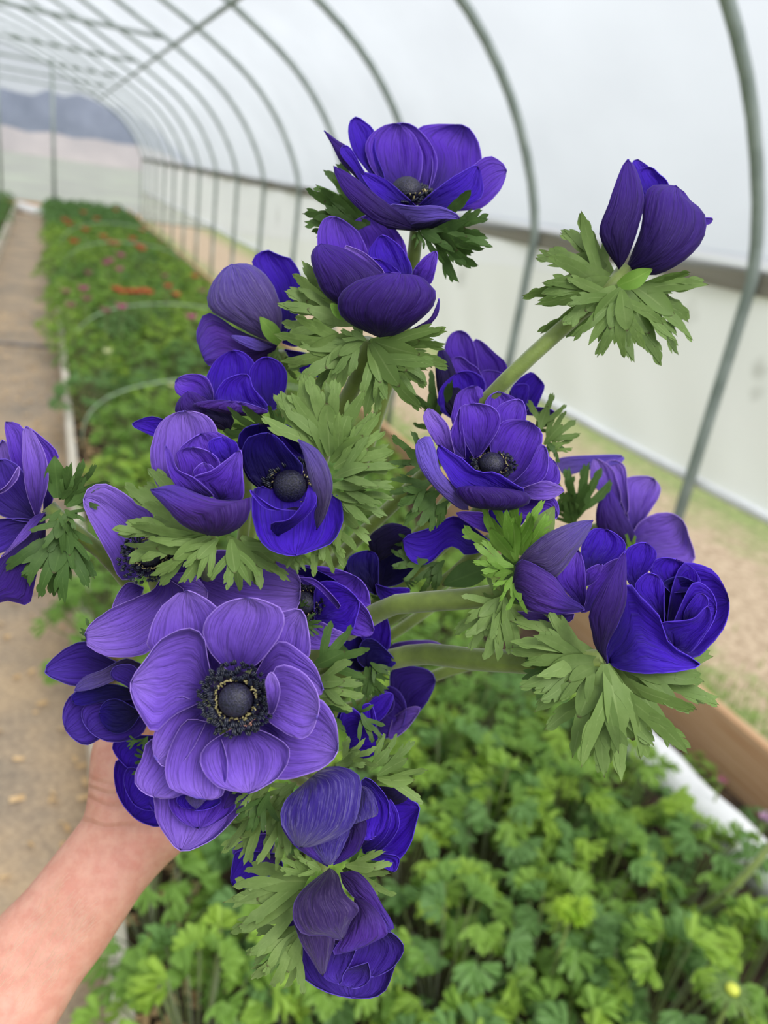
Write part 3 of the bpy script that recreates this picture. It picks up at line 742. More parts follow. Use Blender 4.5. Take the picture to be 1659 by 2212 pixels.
def leaf2d(rnd, w):
    """blades of one deeply cut bract in leaf space, base at 0,0 and tip at 1,0: a wedge, its arms and their teeth"""
    out = [(0.0, 0.0, rnd.uniform(-.04, .04), 0.62, 0.085 + .12*w, 0)]
    nl = 2 if w < 0.27 else (3 if w < 0.33 else rnd.choice((3, 4, 4)))
    for k in range(nl):
        q = (k - (nl-1)/2) / max(.5, (nl-1)/2)
        x0 = rnd.uniform(.24, .34) - .05*abs(q); y0 = q * .16 * w; a = q * w * 2.3 + rnd.uniform(-.08, .08)
        L = (1 - x0) * (1.03 - 0.16*abs(q)) * rnd.uniform(.88, 1.02); wd = 0.050 + .035*w; cv = -q*rnd.uniform(0, .35) + rnd.uniform(-.12, .12)
        out.append((x0, y0, a, L, wd, cv))
        for t, sc_, in ((.38, .40), (.60, .30), (.76, .20)):
            for sgn in (-1, 1):
                if rnd.random() < (.35 if t < .5 else .2): continue
                tt = (t + rnd.uniform(-.06, .06)) * L; aa = a + cv*tt/L
                out.append((x0 + tt*math.cos(aa), y0 + tt*math.sin(aa), aa + sgn*rnd.uniform(.32, .58), L*sc_*rnd.uniform(.8, 1.15), wd*rnd.uniform(.48, .62), -sgn*rnd.uniform(.1, .5)))
    if w > .31:
        for sgn in (-1, 1):
            if rnd.random() < .7:
                a = sgn*rnd.uniform(.8, 1.1); L = rnd.uniform(.26, .38); x0 = rnd.uniform(.14, .22)
                out.append((x0, 0, a, L, .042, -sgn*.4))
                out.append((x0 + .5*L*math.cos(a), .5*L*math.sin(a), a - sgn*.5, L*.5, .026, 0))
    return out

def bract(parent, D, spec, name='bract'):
    """spec: 'mat bx,by tx,ty w z0 z1 [arch]'"""
    h = spec.split(); m = h[0]; bx, by = map(float, h[1].split(',')); tx, ty = map(float, h[2].split(','))
    w, z0, z1 = float(h[3]), float(h[4]) / 1000, float(h[5]) / 1000; arch = float(h[6]) if len(h) > 6 else rf.uniform(-.16, .02)
    A = W(bx, by, D + z0); B = W(tx, ty, D + z1); ax = B - A; L = np.linalg.norm(ax); X = ax / L
    vd = _n((A + B)/2 - EYE); Y = _n(np.cross(vd, X)); Z = np.cross(X, Y)      # Z is turned towards or away from the camera
    if Z.dot(vd) > 0: Z = -Z
    tw = rf.uniform(-.6, .6)
    Yt = Y*math.cos(tw) + Z*math.sin(tw); Zt = np.cross(X, Yt); Zt *= np.sign(Zt.dot(Z))
    fold = rf.uniform(-.3, .6); mb = MB(); rnd = random.Random(rf.random())
    ph1, ph2 = rnd.uniform(0, 6), rnd.uniform(0, 6)
    blades = [(0, 0, 0, 1.0, .26, 0)] if w < 0 else leaf2d(rnd, w)
    for bi, (x0, y0, a, l, wd, cv) in enumerate(blades):
        V = []; U = []; sub_ = bool(x0 or y0)
        NR = 8
        for i in range(NR+1):
            t = i / NR
            if bi == 0 and w > 0: prof = (0.22 + 2.2*t - 1.5*t*t) * (1 - t**5*.9)
            elif sub_: prof = (0.95 + 0.35*t) * (1 - max(0, (t-.50)/.50)**1.5)
            else: prof = (0.35 + 1.75*t - 1.1*t*t) * (1 - max(0, (t-.74)/.26)**1.5)
            if w < 0: prof = math.sin(math.pi*(0.12 + .86*t))
            aa = a + cv*t; x = x0 + l*t*math.cos(aa); y = y0 + l*t*math.sin(aa); px, py = -math.sin(aa), math.cos(aa)
            for j in (-1, 0, 1):
                xx = x + px*wd*prof*j; yy = y + py*wd*prof*j
                zz = -arch*4*xx*(1-xx)*.5 + fold*abs(yy)*.5 + .035*math.sin(7*xx + ph1) + .05*math.sin(8*yy + ph2)*xx
                zz -= 0.22*max(0, xx-.7) + (0.045*wd if j == 0 else 0)
                V.append(A + L*(X*xx + Yt*yy + Zt*zz) - Zt*0.00005*bi); U.append(((j+1)/2, t if xx > .5 and not (t < 1) else t*.88))
        mb.add(V, [(i*3+j, i*3+j+1, (i+1)*3+j+1, (i+1)*3+j) for i in range(NR) for j in range(2)], U)
    o = mb.build(name, LM[m], parent)
    return o

GRIP = [(455, 1600, 445), (372, 1640, 520), (330, 1665, 575)]
def stem(parent, path, r0, r1=None):
    """path of (x, y, depth mm) from the flower down to the grip; runs on through the hand"""
    k = rf.uniform(-26, 26); q = rf.uniform(-22, 22)
    P = [W(x, y, d/1000) for x, y, d in path]
    P += [W(x + k*.8, y + q, (d + k*.25)/1000) for x, y, d in GRIP]
    P = catmull(P, 36); mb = MB(); mb.tube(P, np.linspace(r0, r1 or r0*1.05, 36), 12)
    return mb.build('stem', M_STEM, parent)

def flower(label, cx, cy, D, petals, bracts=(), disc=None, st=None, r=0.0030, group='anemones in the bouquet'):
    e = empty('anemone', W(cx, cy, D)); tag(e, label, 'flower', group)
    for p in petals: petal(e, D, p)
    for q in bracts: bract(e, D, q)
    if disc: centre(e, *disc[:2], D + disc[2]/1000, disc[3], disc[4], *disc[5:])
    if st is None: st = [(cx, cy, D*1000 + 12), ((cx*2+455)/3, (cy*2+1600)/3, D*1000*.6 + 178)]
    stem(e, st, r)
    return e

# A: the big open one in front
flower('largest wide-open pale violet-blue anemone facing the camera, front left of the bouquet', 505, 1515, .278, [
 'ip 14 13 13; 470,1470 330,1410 322,1375 340,1322 375,1289 *405,1276 470,1314 490,1380',
 'ip 15 12 11; 540,1470 575,1340 612,1322 *650,1318 665,1360 665,1425 610,1455',
 'ip 10 5 3; 505,1460 455,1410 438,1365 452,1330 485,1303 *536,1292 580,1302 612,1322 605,1372 560,1430',
 'ip 12 9 8; 545,1470 578,1411 607,1385 641,1402 679,1436 *698,1491 688,1502 650,1500 600,1490',
 'ip 12 4 4; 465,1495 447,1420 443,1386 426,1362 400,1357 350,1381 316,1424 *283,1474 291,1521 308,1550 333,1582 375,1545 425,1520',
 'ip 13 10 9; 545,1560 640,1500 688,1508 713,1533 728,1572 *729,1622 713,1645 683,1664 599,1684 580,1620',
 'ip 13 12 11; 430,1600 329,1597 308,1635 291,1677 300,1702 *333,1721 384,1721 430,1680',
 'ip 10 3 0; 545,1530 585,1495 590,1449 608,1436 641,1445 671,1470 688,1508 *686,1545 671,1584 650,1596 616,1584 575,1554',
 'ip 11 8 8; 450,1530 392,1504 375,1512 350,1546 333,1584 329,1622 *341,1643 359,1656 400,1640 440,1570',
 'ip 10 5 5; 465,1565 413,1554 392,1567 371,1605 358,1647 358,1685 371,1706 409,1719 *443,1727 472,1723 485,1706 490,1640',
 'ip 10 3 2; 515,1570 472,1592 439,1618 432,1647 447,1677 468,1698 502,1708 *538,1713 570,1698 603,1677 622,1643 622,1613 586,1588 550,1575',
 'ip -2 -6 -5; 582,1542 576,1500 574,1470 *586,1453 600,1472 604,1500 592,1538',
], ['k 675,1440 785,1385 .4 22 14', 'l 675,1475 785,1468 .3 22 12', 'l 680,1500 785,1492 .3 22 12', 'k 690,1520 745,1580 .35 22 14', 'l 560,1690 500,1735 .3 14 10'],
 (509, 1512, 2, (0.03, 0.05, 1), 37, 2.2, True, 230))

# B: behind it, upper left
flower('open pale violet-blue anemone whose dark stamens are half covered by a green bract', 322, 1220, .322, [
 'ip 6 3 0; 310,1240 262,1252 238,1205 212,1160 184,1100 *181,1078 196,1051 231,1047 262,1062 300,1088 330,1110 330,1200',
 'ip 10 8 8; 310,1270 280,1258 262,1272 249,1295 *243,1318 262,1312 300,1290',
 'ip 9 5 4; 345,1230 400,1195 440,1190 520,1190 600,1205 642,1235 *648,1275 640,1320 600,1335 520,1335 450,1300 390,1260',
 'ip 4 0 2; 345,1250 375,1240 409,1238 430,1251 *448,1278 441,1298 400,1310 350,1310',
 'ip 3 -4 -2; 350,1245 330,1275 292,1292 240,1316 201,1343 *184,1369 186,1392 202,1406 240,1420 290,1418 325,1405 390,1350 400,1280',
], ['k 210,1380 183,1335 .3 6 4', 'k 220,1385 170,1365 .3 6 4'], (326, 1194, -8, (0.02, .45, .88), 31, 2.3, True, 150))

# C: the topmost open flower
flower('topmost wide-open deep violet-blue anemone, bowl tilted with its dark centre showing', 885, 430, .348, [
 'id 14 20 22; 830,410 775,345 757,310 753,270 *768,253 790,265 808,284 812,330 830,380',
 'im 16 24 26; 890,420 860,330 850,275 *870,266 898,275 930,310 945,345 938,385 925,410',
 'im 16 28 30; 925,420 935,360 925,310 900,278 940,268 *998,270 1022,288 1036,320 1042,375 1020,410 970,430',
 'im 14 19 20; 865,410 810,375 790,325 795,298 813,280 838,268 *862,268 890,285 905,310 913,345 903,395',
 'im 12 10 12; 925,450 980,400 1042,342 1070,341 *1094,368 1082,408 1052,440 1030,452 985,455 950,458',
 'od 8 12 14; 800,420 760,375 735,350 715,310 *700,282 725,300 755,320 775,350 805,400',
 'id 6 8 10; 800,425 765,370 735,332 *740,317 755,318 775,350 800,400',
 'id 4 0 2; 905,455 905,443 935,415 975,385 1010,365 *1032,358 1042,385 1040,425 985,455 940,462',
 'id 2 -4 -4; 895,455 850,445 810,420 *782,376 805,375 840,392 872,420 900,447',
 'od 3 -8 -6; 900,497 840,492 790,465 745,420 727,385 *722,360 760,378 800,410 845,445 885,478',
 'op 0 -7 -10 1; 885,485 850,462 838,441 890,446 945,445 985,460 *994,473 960,473 920,480',
 'ok 8 4 4; 890,500 830,490 *900,465 960,470 990,470 950,492',
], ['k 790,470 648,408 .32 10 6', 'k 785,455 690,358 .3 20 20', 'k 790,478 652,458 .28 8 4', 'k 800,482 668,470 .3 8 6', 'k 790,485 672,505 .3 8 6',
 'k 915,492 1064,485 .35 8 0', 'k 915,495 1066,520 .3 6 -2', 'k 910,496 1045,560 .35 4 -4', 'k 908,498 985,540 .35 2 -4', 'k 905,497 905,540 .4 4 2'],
 (878, 412, 8, (-.05, .8, .6), 34, 1.75), [(900, 500, 362), (893, 560, 366), (860, 760, 392), (700, 1200, 430)], .0032)

# D: tulip-like bowl below it
flower('deep violet tulip-shaped anemone bowl directly below the topmost flower', 810, 620, .330, [
 'im 10 16 18; 760,640 700,580 686,530 688,495 703,471 *728,470 757,487 780,510 797,560 790,620',
 'im 12 22 24; 850,630 790,560 770,500 757,486 778,470 *803,466 840,482 862,505 877,535 880,610',
 'im 8 2 2; 885,620 893,585 912,560 930,546 *942,543 944,560 932,610 910,615',
 'id 8 12 12; 850,620 815,590 795,550 808,522 *825,508 850,520 872,542 890,590',
 'id 4 6 8; 860,615 820,600 795,562 *815,560 845,572 872,598',
 'od 2 -5 2; 750,670 705,640 682,600 672,560 675,540 *694,527 740,535 785,560 825,590 822,620 775,665',
 'ip -2 0 2 1; 828,596 785,572 750,542 *748,531 790,548 826,582',
 'od 2 -14 -8; 820,730 765,705 735,680 728,650 741,627 775,605 825,591 *866,591 907,596 930,615 942,637 932,668 900,697 860,722',
 'om 6 2 0; 880,715 925,690 940,665 *948,645 946,680 915,712',
], ['l 760,690 600,625 .38 6 0', 'l 752,680 612,588 .34 10 2', 'l 765,700 598,655 .3 4 -2', 'l 770,725 588,760 .36 2 -6', 'l 780,730 655,840 .34 0 -6', 'l 765,728 610,800 .3 4 0', 'l 785,732 700,795 .38 -4 -8',
 'l 790,735 740,700 .4 -4 -8', 'l 800,735 972,738 .34 2 -4', 'l 803,738 968,790 .3 0 -2', 'l 800,740 905,895 .36 0 -4', 'l 800,742 830,885 .3 2 0', 'l 795,738 925,850 .34 6 2', 'b 745,690 715,655 -1 -6 -12'],
 None, [(800, 735, 338), (770, 820, 350), (705, 960, 372), (600, 1250, 410)], .0038)

# E: lone bud right
flower('lone half-closed deep blue-violet bud held out at the upper right', 1400, 480, .340, [
 'id 8 6 8; 1400,460 1370,370 1365,350 *1378,345 1400,358 1410,372 1420,430',
 'id 6 4 5; 1410,460 1380,395 1374,368 *1405,362 1425,378 1444,398 1440,440',
 'im 2 2 2; 1490,490 1512,472 *1538,472 1536,482 1520,486',
 'od 2 -8 2; 1352,578 1361,556 1385,489 1390,435 1401,405 1425,399 *1459,401 1486,421 1493,435 1516,452 1526,475 1523,509 1493,550 1452,580 1412,595 1374,590',
 'od -2 -10 -2; 1337,582 1310,543 1295,509 1297,482 1314,442 1327,401 1344,361 *1357,344 1368,354 1381,381 1390,415 1390,449 1378,496 1356,556',
], ['l 1338,612 1145,585 .42 2 -4', 'l 1332,608 1140,640 .36 0 -6', 'l 1330,612 1160,688 .34 0 -4', 'l 1325,600 1222,482 .34 8 6', 'l 1322,590 1165,545 .3 8 4', 'l 1335,618 1222,700 .40 -4 -8', 'l 1338,622 1245,735 .34 -6 -10',
 'l 1342,625 1362,778 .38 -8 -10', 'l 1340,630 1300,765 .3 -6 -8', 'l 1345,622 1440,780 .32 0 0', 'l 1355,615 1515,725 .34 4 4', 'l 1355,612 1500,655 .34 6 6', 'l 1350,618 1480,760 .3 8 8', 'b 1335,618 1412,583 -1 -6 -10'],
 None, [(1352, 578, 341), (1325, 620, 341), (1225, 700, 342), (1060, 855, 346), (930, 1010, 385), (640, 1300, 425)], .0035)

# F: back left with grey-violet underside
flower('anemone seen from behind at the left with a large grey-violet petal underside', 560, 660, .362, [
 'id 6 14 14; 610,735 590,640 560,600 545,568 555,548 *580,541 602,552 625,558 640,575 652,610 640,690',
 'id 4 6 4; 610,740 630,700 655,688 *690,705 680,730 640,748',
 'id 4 8 8; 615,755 660,762 700,770 *738,785 700,812 650,805',
 'om 2 4 4; 600,745 520,715 465,680 440,680 425,712 425,738 *438,768 450,790 500,795 550,795 585,775',
 'og -2 -4 2; 595,742 555,728 511,704 461,676 448,654 454,618 475,589 *501,571 540,570 569,589 595,625 609,676 606,722',
 'op -3 -5 -2; 590,750 545,730 510,724 *498,728 530,748 560,758',
], ['b 605,742 562,684 -1 -6 -14', 'l 600,750 590,790 .35 0 0', 'l 600,760 640,830 .35 4 6'], None, [(605, 760, 366), (600, 900, 385), (520, 1250, 420)])

# G
flower('deep violet anemone with overlapping upright petals behind the left front pair', 520, 850, .338, [
 'id 10 16 16; 520,890 454,860 445,827 454,795 475,770 *504,757 533,766 551,788 545,815 540,860',
 'id 8 12 12; 570,890 545,850 538,806 555,780 *577,772 605,784 620,809 616,842 600,880',
 'im 8 10 12; 460,875 430,872 390,856 377,840 *382,820 405,809 443,813 460,845',
 'id 4 4 4; 550,890 480,872 465,862 472,838 490,818 *533,809 548,840 580,880',
 'od 0 -2 -2; 445,900 400,908 378,889 385,864 *405,846 432,853 455,875',
 'id 6 4 8; 395,920 350,905 322,900 *286,916 310,932 340,945 370,942',
 'om -2 -6 -6 0; 510,900 440,882 412,874 460,864 *515,868 555,878 582,890 550,897',
 'ok 2 0 -2; 495,935 430,910 412,880 *440,874 475,880 505,905',
], ['k 600,935 478,905 .34 -2 -8', 'k 600,925 500,930 .3 -2 -8', 'k 605,925 545,885 .34 0 -4', 'k 610,925 600,875 .3 0 -4', 'k 560,930 490,950 .3 0 -2'], None, [(540, 930, 352), (520, 1200, 400)])

# H and I: the front pair
flower('ruffled violet anemone with tightly folded inner petals, left one of the front pair', 430, 1030, .300, [
 'ip 12 12 12; 430,1080 345,1055 326,1000 326,965 338,923 363,898 *398,888 440,895 461,912 470,940 450,1000',
 'im 10 8 10; 475,1040 395,1010 385,975 405,955 *433,938 468,933 506,954 516,972 505,1010',
 'im 6 3 2; 440,1050 395,1040 384,1000 382,975 *415,966 455,978 475,1005',
 'id 6 2 4; 495,1015 460,985 450,955 *480,945 510,955 514,985',
 'im 3 -2 -2; 440,1050 418,1032 420,1015 *440,1000 460,1010 460,1032',
 'im 4 -4 -2; 475,1085 425,1042 418,1030 455,1018 495,990 *519,972 523,1010 526,1072 508,1085',
 'im 2 -4 -2; 440,1072 390,1060 366,1022 358,985 *357,963 372,980 384,1015 422,1034 462,1072',
 'om -2 -12 -4; 447,1156 398,1138 363,1103 338,1075 *325,1058 377,1047 419,1063 464,1077 510,1082 *541,1073'.replace(' *541', ' 541') + ' 541,1105 524,1136 482,1158',
], ['l 447,1150 240,1100 .34 6 4', 'l 440,1148 250,1045 .3 10 8', 'l 447,1155 262,1130 .3 4 0', 'l 450,1158 268,1195 .34 2 -2', 'l 455,1160 325,1240 .34 0 -4', 'l 470,1163 400,1240 .36 0 -6', 'l 500,1165 512,1282 .42 -2 -8', 'l 490,1160 592,1262 .34 8 10', 'l 520,1160 645,1245 .34 10 14'],
 None, [(447, 1150, 305), (450, 1300, 350)], .0034)

flower('open dark cup anemone with navy centre ringed in cream, right one of the front pair', 625, 1050, .300, [
 'id 14 14 10; 640,1010 600,930 *598,918 625,920 652,950 668,985',
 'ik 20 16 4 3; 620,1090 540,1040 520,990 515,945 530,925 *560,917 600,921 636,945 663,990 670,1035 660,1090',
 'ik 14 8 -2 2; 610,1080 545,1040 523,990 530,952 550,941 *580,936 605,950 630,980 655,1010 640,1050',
 'id 16 2 -6; 640,1090 560,1050 543,1090 555,1150 580,1185 615,1197 *640,1200 680,1187 715,1172 738,1135 741,1100 730,1072 718,1064 690,1080',
 'id 4 -8 -8 1; 645,1095 580,1100 548,1072 *541,1058 570,1083 600,1100 638,1104 625,1125 590,1120'.replace(' 625,1125 590,1120', ' 650,1106'),
 'id 2 -10 -10; 600,1158 585,1145 588,1130 625,1122 655,1085 *668,1048 684,1080 662,1115 630,1142',
 'og 2 -12 -8; 684,1145 678,1110 685,1085 668,1035 655,980 *644,950 685,970 710,1008 719,1050 712,1090 700,1122',
], ['l 700,990 598,830 .34 12 6', 'l 705,985 650,800 .34 12 6', 'l 712,985 700,800 .34 12 8', 'l 722,985 770,835 .32 12 8', 'l 715,1000 828,898 .36 10 4', 'l 718,1010 848,950 .34 8 0', 'l 718,1030 850,1000 .32 6 -2', 'l 720,1050 850,1050 .32 6 -2', 'l 720,1065 852,1105 .34 6 0', 'l 715,1080 808,1180 .34 8 2', 'l 700,1120 745,1225 .3 8 2', 'l 690,1130 690,1248 .34 8 2', 'l 640,1180 650,1240 .34 6 4'],
 (626, 1050, 10, (.0, .05, 1), 36, 1.75), [(650, 1090, 322), (600, 1300, 370)], .0036)

# J: cut by the left edge
flower('side-on violet anemone cut off by the left edge of the photo', 60, 1110, .330, [
 'im 8 14 14; 95,1125 90,1010 70,950 *58,922 93,947 119,971 126,988 118,1005 117,1060 108,1095',
 'im 6 8 10; 70,1110 40,1040 20,980 12,935 *12,912 30,912 50,925 60,970 70,1050',
 'ip 8 12 12; 60,1110 -30,1060 -20,1000 *5,950 14,960 40,1010 66,1060',
 'iv 4 0 0; 90,1130 20,1120 -50,1080 -50,1020 *0,993 30,1000 50,1020 80,1080',
 'ip 0 -5 -6 1; -20,1066 0,1060 20,1042 *41,1008 38,1032 20,1054 0,1066',
 'iv 4 1 2; 88,1125 30,1120 -40,1130 *-50,1180 -10,1195 20,1185 55,1155',
 'ip 2 -7 -4; 80,1122 58,1066 49,1003 49,937 *56,921 74,934 93,971 103,1008 103,1046 92,1085',
 'od 2 -2 2; 98,1110 75,1124 50,1160 20,1182 -20,1240 *-20,1300 20,1298 56,1308 66,1300 82,1230 98,1170',
 'ip 1 -7 -6 0; 100,1106 72,1116 45,1148 20,1183 *3,1202 35,1180 62,1157 82,1130',
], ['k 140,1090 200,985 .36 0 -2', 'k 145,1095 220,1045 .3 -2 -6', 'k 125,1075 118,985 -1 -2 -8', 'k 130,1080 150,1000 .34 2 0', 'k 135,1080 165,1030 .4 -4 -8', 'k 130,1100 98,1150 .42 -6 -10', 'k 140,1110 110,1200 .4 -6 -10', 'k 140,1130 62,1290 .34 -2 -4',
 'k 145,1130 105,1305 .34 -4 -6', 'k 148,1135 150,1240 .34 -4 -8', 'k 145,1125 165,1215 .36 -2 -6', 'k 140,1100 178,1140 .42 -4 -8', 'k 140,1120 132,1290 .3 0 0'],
 None, [(105, 1095, 336), (150, 1140, 338), (250, 1225, 345), (380, 1420, 400)], .0034)

# K: behind L
flower('deep violet-blue anemone partly behind the long green stem at the right of centre', 1060, 830, .372, [
 'im 12 22 24; 1070,860 1030,790 1022,738 *1038,737 1066,760 1095,790 1095,840',
 'im 10 18 20; 1020,850 985,790 962,760 965,735 978,717 *997,715 1015,728 1029,763 1035,830',
 'id 10 14 16; 1105,890 1100,850 1120,820 1148,803 *1165,820 1176,835 1165,865 1150,890',
 'im 6 10 12; 1070,880 1045,830 1040,803 *1070,802 1088,815 1085,860',
 'id 6 6 8; 1110,880 1105,845 1112,832 *1138,831 1142,845 1135,875',
 'im 6 8 8; 1030,870 990,825 972,780 *995,771 1015,785 1035,800 1050,840',
 'ok 2 4 8; 995,910 955,880 942,825 941,780 *952,750 970,770 985,805 1000,850',
 'id 4 0 0; 995,915 950,885 948,850 962,825 *990,805 1020,803 1045,820 1045,855 1015,900',
 'im 4 4 0; 1130,895 1150,880 *1190,885 1200,897 1190,903 1160,898',
], ['k 950,920 925,800 .3 6 4', 'k 960,930 905,870 .34 6 4', 'l 1165,930 1192,845 .4 2 0', 'l 1175,960 1240,890 .36 0 -2', 'l 1180,975 1243,945 .3 0 -2', 'k 1180,950 1215,1000 .4 0 -2', 'k 1150,930 1200,900 .4 4 4'], None, [(1050, 900, 380), (950, 1100, 400)])

# L
flower('open violet-blue anemone with dark centre right of centre, in front of the long green stem', 1060, 1000, .322, [
 'id 18 18 18 0; 1060,1060 970,1010 965,950 *1000,895 1065,920 1110,990',
 'im 14 22 22; 1040,980 980,920 979,880 990,848 *1020,834 1040,838 1046,860 1060,870 1070,940',
 'im 14 20 20; 1075,960 1050,890 1052,862 *1075,847 1100,853 1115,865 1110,920',
 'im 12 16 18; 1085,965 1070,895 1085,872 *1120,863 1133,875 1136,905 1120,950',
 'im 10 8 10; 1115,1060 1170,1010 1182,985 *1200,1000 1211,1026 1205,1048 1175,1052',
 'im 8 6 6; 1100,1050 1140,1010 1165,960 *1180,970 1184,1004 1174,1034 1140,1058',
 'im 10 9 8; 1070,1010 1058,960 1066,940 1082,913 1113,906 *1140,910 1168,929 1171,951 1156,998 1140,1029 1110,1042',
 'ip 8 4 6; 1115,1060 1155,1045 1180,1039 1207,1048 *1218,1060 1192,1077 1150,1078',
 'im 12 10 12; 1110,1065 1150,1075 1198,1076 *1203,1118 1150,1122 1105,1110',
 'im 10 6 6; 1025,990 995,935 994,890 998,877 *1025,872 1063,879 1080,900 1077,926 1055,962 1035,985',
 'im 8 6 8; 1005,990 972,975 975,935 990,890 *996,880 999,920 1005,960',
 'ip 4 -3 2; 985,995 950,968 925,930 914,900 *925,883 942,889 968,920 976,955',
 'op 2 -8 -4; 1012,1102 988,1097 935,1050 903,1002 897,965 *905,950 928,941 940,967 952,1015 977,1045 1008,1078',
 'od 2 -8 -2; 1060,1102 1010,1092 985,1056 *1040,1050 1132,1062 1145,1085 1105,1102',
 'id 0 -8 -5; 1075,1080 990,1056 965,1022 945,985 *947,961 975,978 1000,992 1032,1020 1070,1021 1110,1045 1138,1066',
], ['k 925,1005 845,945 .34 8 4', 'k 930,1000 855,1000 .34 8 4', 'k 935,1040 842,1080 .38 4 0', 'k 940,1050 885,1142 .34 4 0', 'k 950,1060 862,1110 .34 4 0', 'k 970,1080 925,1135 .34 2 2'],
 (1062, 1002, 8, (-.05, .55, .8), 27, 1.9), [(1060, 1055, 345), (1010, 1130, 374), (860, 1270, 398), (700, 1450, 420)])

# R: petals hanging below L
flower('anemone of which only long curling violet petals show under the centre right flower', 970, 1160, .350, [
 'id 0 -2 -2; 1065,1175 1010,1130 980,1115 930,1140 885,1155 *871,1167 878,1200 903,1220 932,1213 960,1186 985,1180 1005,1198 1045,1190',
 'im 0 -4 -4; 1070,1150 1050,1112 1020,1106 *986,1108 1010,1130 1045,1148',
 'id 4 2 2; 1090,1150 1060,1120 1060,1095 *1100,1085 1130,1100 1130,1130',
], ['k 900,1215 840,1190 .34 0 0', 'k 925,1210 848,1232 .3 -2 -2', 'k 960,1210 915,1262 .34 2 2', 'k 950,1215 905,1285 .3 4 4', 'k 1060,1225 955,1262 -1 2 2', 'k 900,1170 850,1180 .3 4 4'], None, [(1060, 1165, 356), (900, 1300, 395)])

# M: pale, behind at the right
flower('pale blurred violet anemone behind the right edge of the bouquet', 1380, 1130, .420, [
 'op 14 14 14 0; 1345,1190 1312,1130 *1325,1050 1362,1060 1385,1140',
 'op 4 6 6 1; 1215,1022 1203,992 1270,984 *1342,984 1340,1000 1270,1015 1230,1026',
 'ip 8 10 12; 1365,1150 1350,1080 1350,1037 1375,1029 *1411,1033 1428,1060 1405,1103 1385,1130',
 'ip 6 6 4; 1360,1170 1385,1125 1438,1107 *1475,1125 1488,1160 1500,1195 1495,1218 1440,1222 1390,1210',
 'ip 4 6 6; 1352,1110 1325,1030 1305,1000 *1330,995 1350,1010 1355,1055 1358,1100',
 'ip 2 0 0; 1330,1090 1280,1045 1278,1000 *1290,992 1320,1010 1337,1050 1342,1085',
 'od 0 -6 -4; 1345,1180 1295,1150 1288,1100 *1314,1052 1345,1100 1372,1155 1365,1185',
], ['k 1245,1120 1284,998 .34 -2 -8', 'k 1240,1125 1212,1020 .34 -2 -6', 'k 1245,1130 1232,1060 .34 -4 -8', 'k 1240,1140 1205,1080 .34 -2 -4', 'b 1366,1200 1362,1150 .4 -14 -16'], None, [(1330, 1130, 430), (1100, 1200, 430), (800, 1400, 430)])

# N
flower('half-open violet bud with hairy grey-tipped petal, left of the rose-shaped flower', 1215, 1240, .322, [
 'id 8 10 12; 1268,1245 1255,1190 1276,1146 *1310,1144 1345,1165 1352,1185 1335,1210 1290,1230',
 'ip 4 2 4; 1240,1326 1190,1327 1150,1322 *1110,1324 1115,1345 1135,1356 1190,1341 1232,1343',
 'im 4 4 4; 1255,1322 1268,1275 1300,1225 *1338,1207 1337,1232 1300,1278 1275,1318',
 'im 2 2 2; 1265,1265 1268,1232 *1300,1219 1295,1245 1278,1262',
 'im 2 -4 0; 1258,1315 1225,1280 1201,1245 1225,1208 *1248,1188 1262,1220 1266,1290',
 'og 0 -8 -4; 1112,1222 1135,1190 1170,1160 1205,1140 1245,1127 *1281,1124 1272,1150 1246,1192 1200,1248 1160,1238',
 'om 0 -10 -2; 1106,1265 1120,1210 1165,1224 1200,1248 1226,1285 *1263,1317 1190,1328 1140,1317 1112,1292',
], ['b 1112,1215 1040,1080 .36 2 -2', 'b 1118,1210 1092,1072 .34 0 -4', 'b 1125,1200 1160,1072 .32 0 -4', 'l 1130,1200 1200,1095 -1 2 -2', 'b 1108,1225 1015,1195 .36 -2 -6', 'b 1108,1235 1040,1245 .34 -4 -8', 'b 1106,1245 1075,1300 .34 -6 -8', 'b 1108,1260 1140,1325 .34 -6 -12',
 'l 1085,1290 1000,1360 .36 0 -4', 'l 1085,1290 1030,1432 .36 0 -4', 'l 1090,1290 1068,1440 .32 -2 -4', 'l 1090,1290 1095,1405 .34 -2 -2', 'l 1100,1300 1045,1250 .3 2 2', 'k 1150,1290 1085,1190 -1 10 10', 'k 1150,1300 1070,1260 -1 12 12'],
 None, [(1112, 1270, 328), (1040, 1290, 334), (930, 1300, 342), (820, 1320, 355), (640, 1450, 400)], .0046)

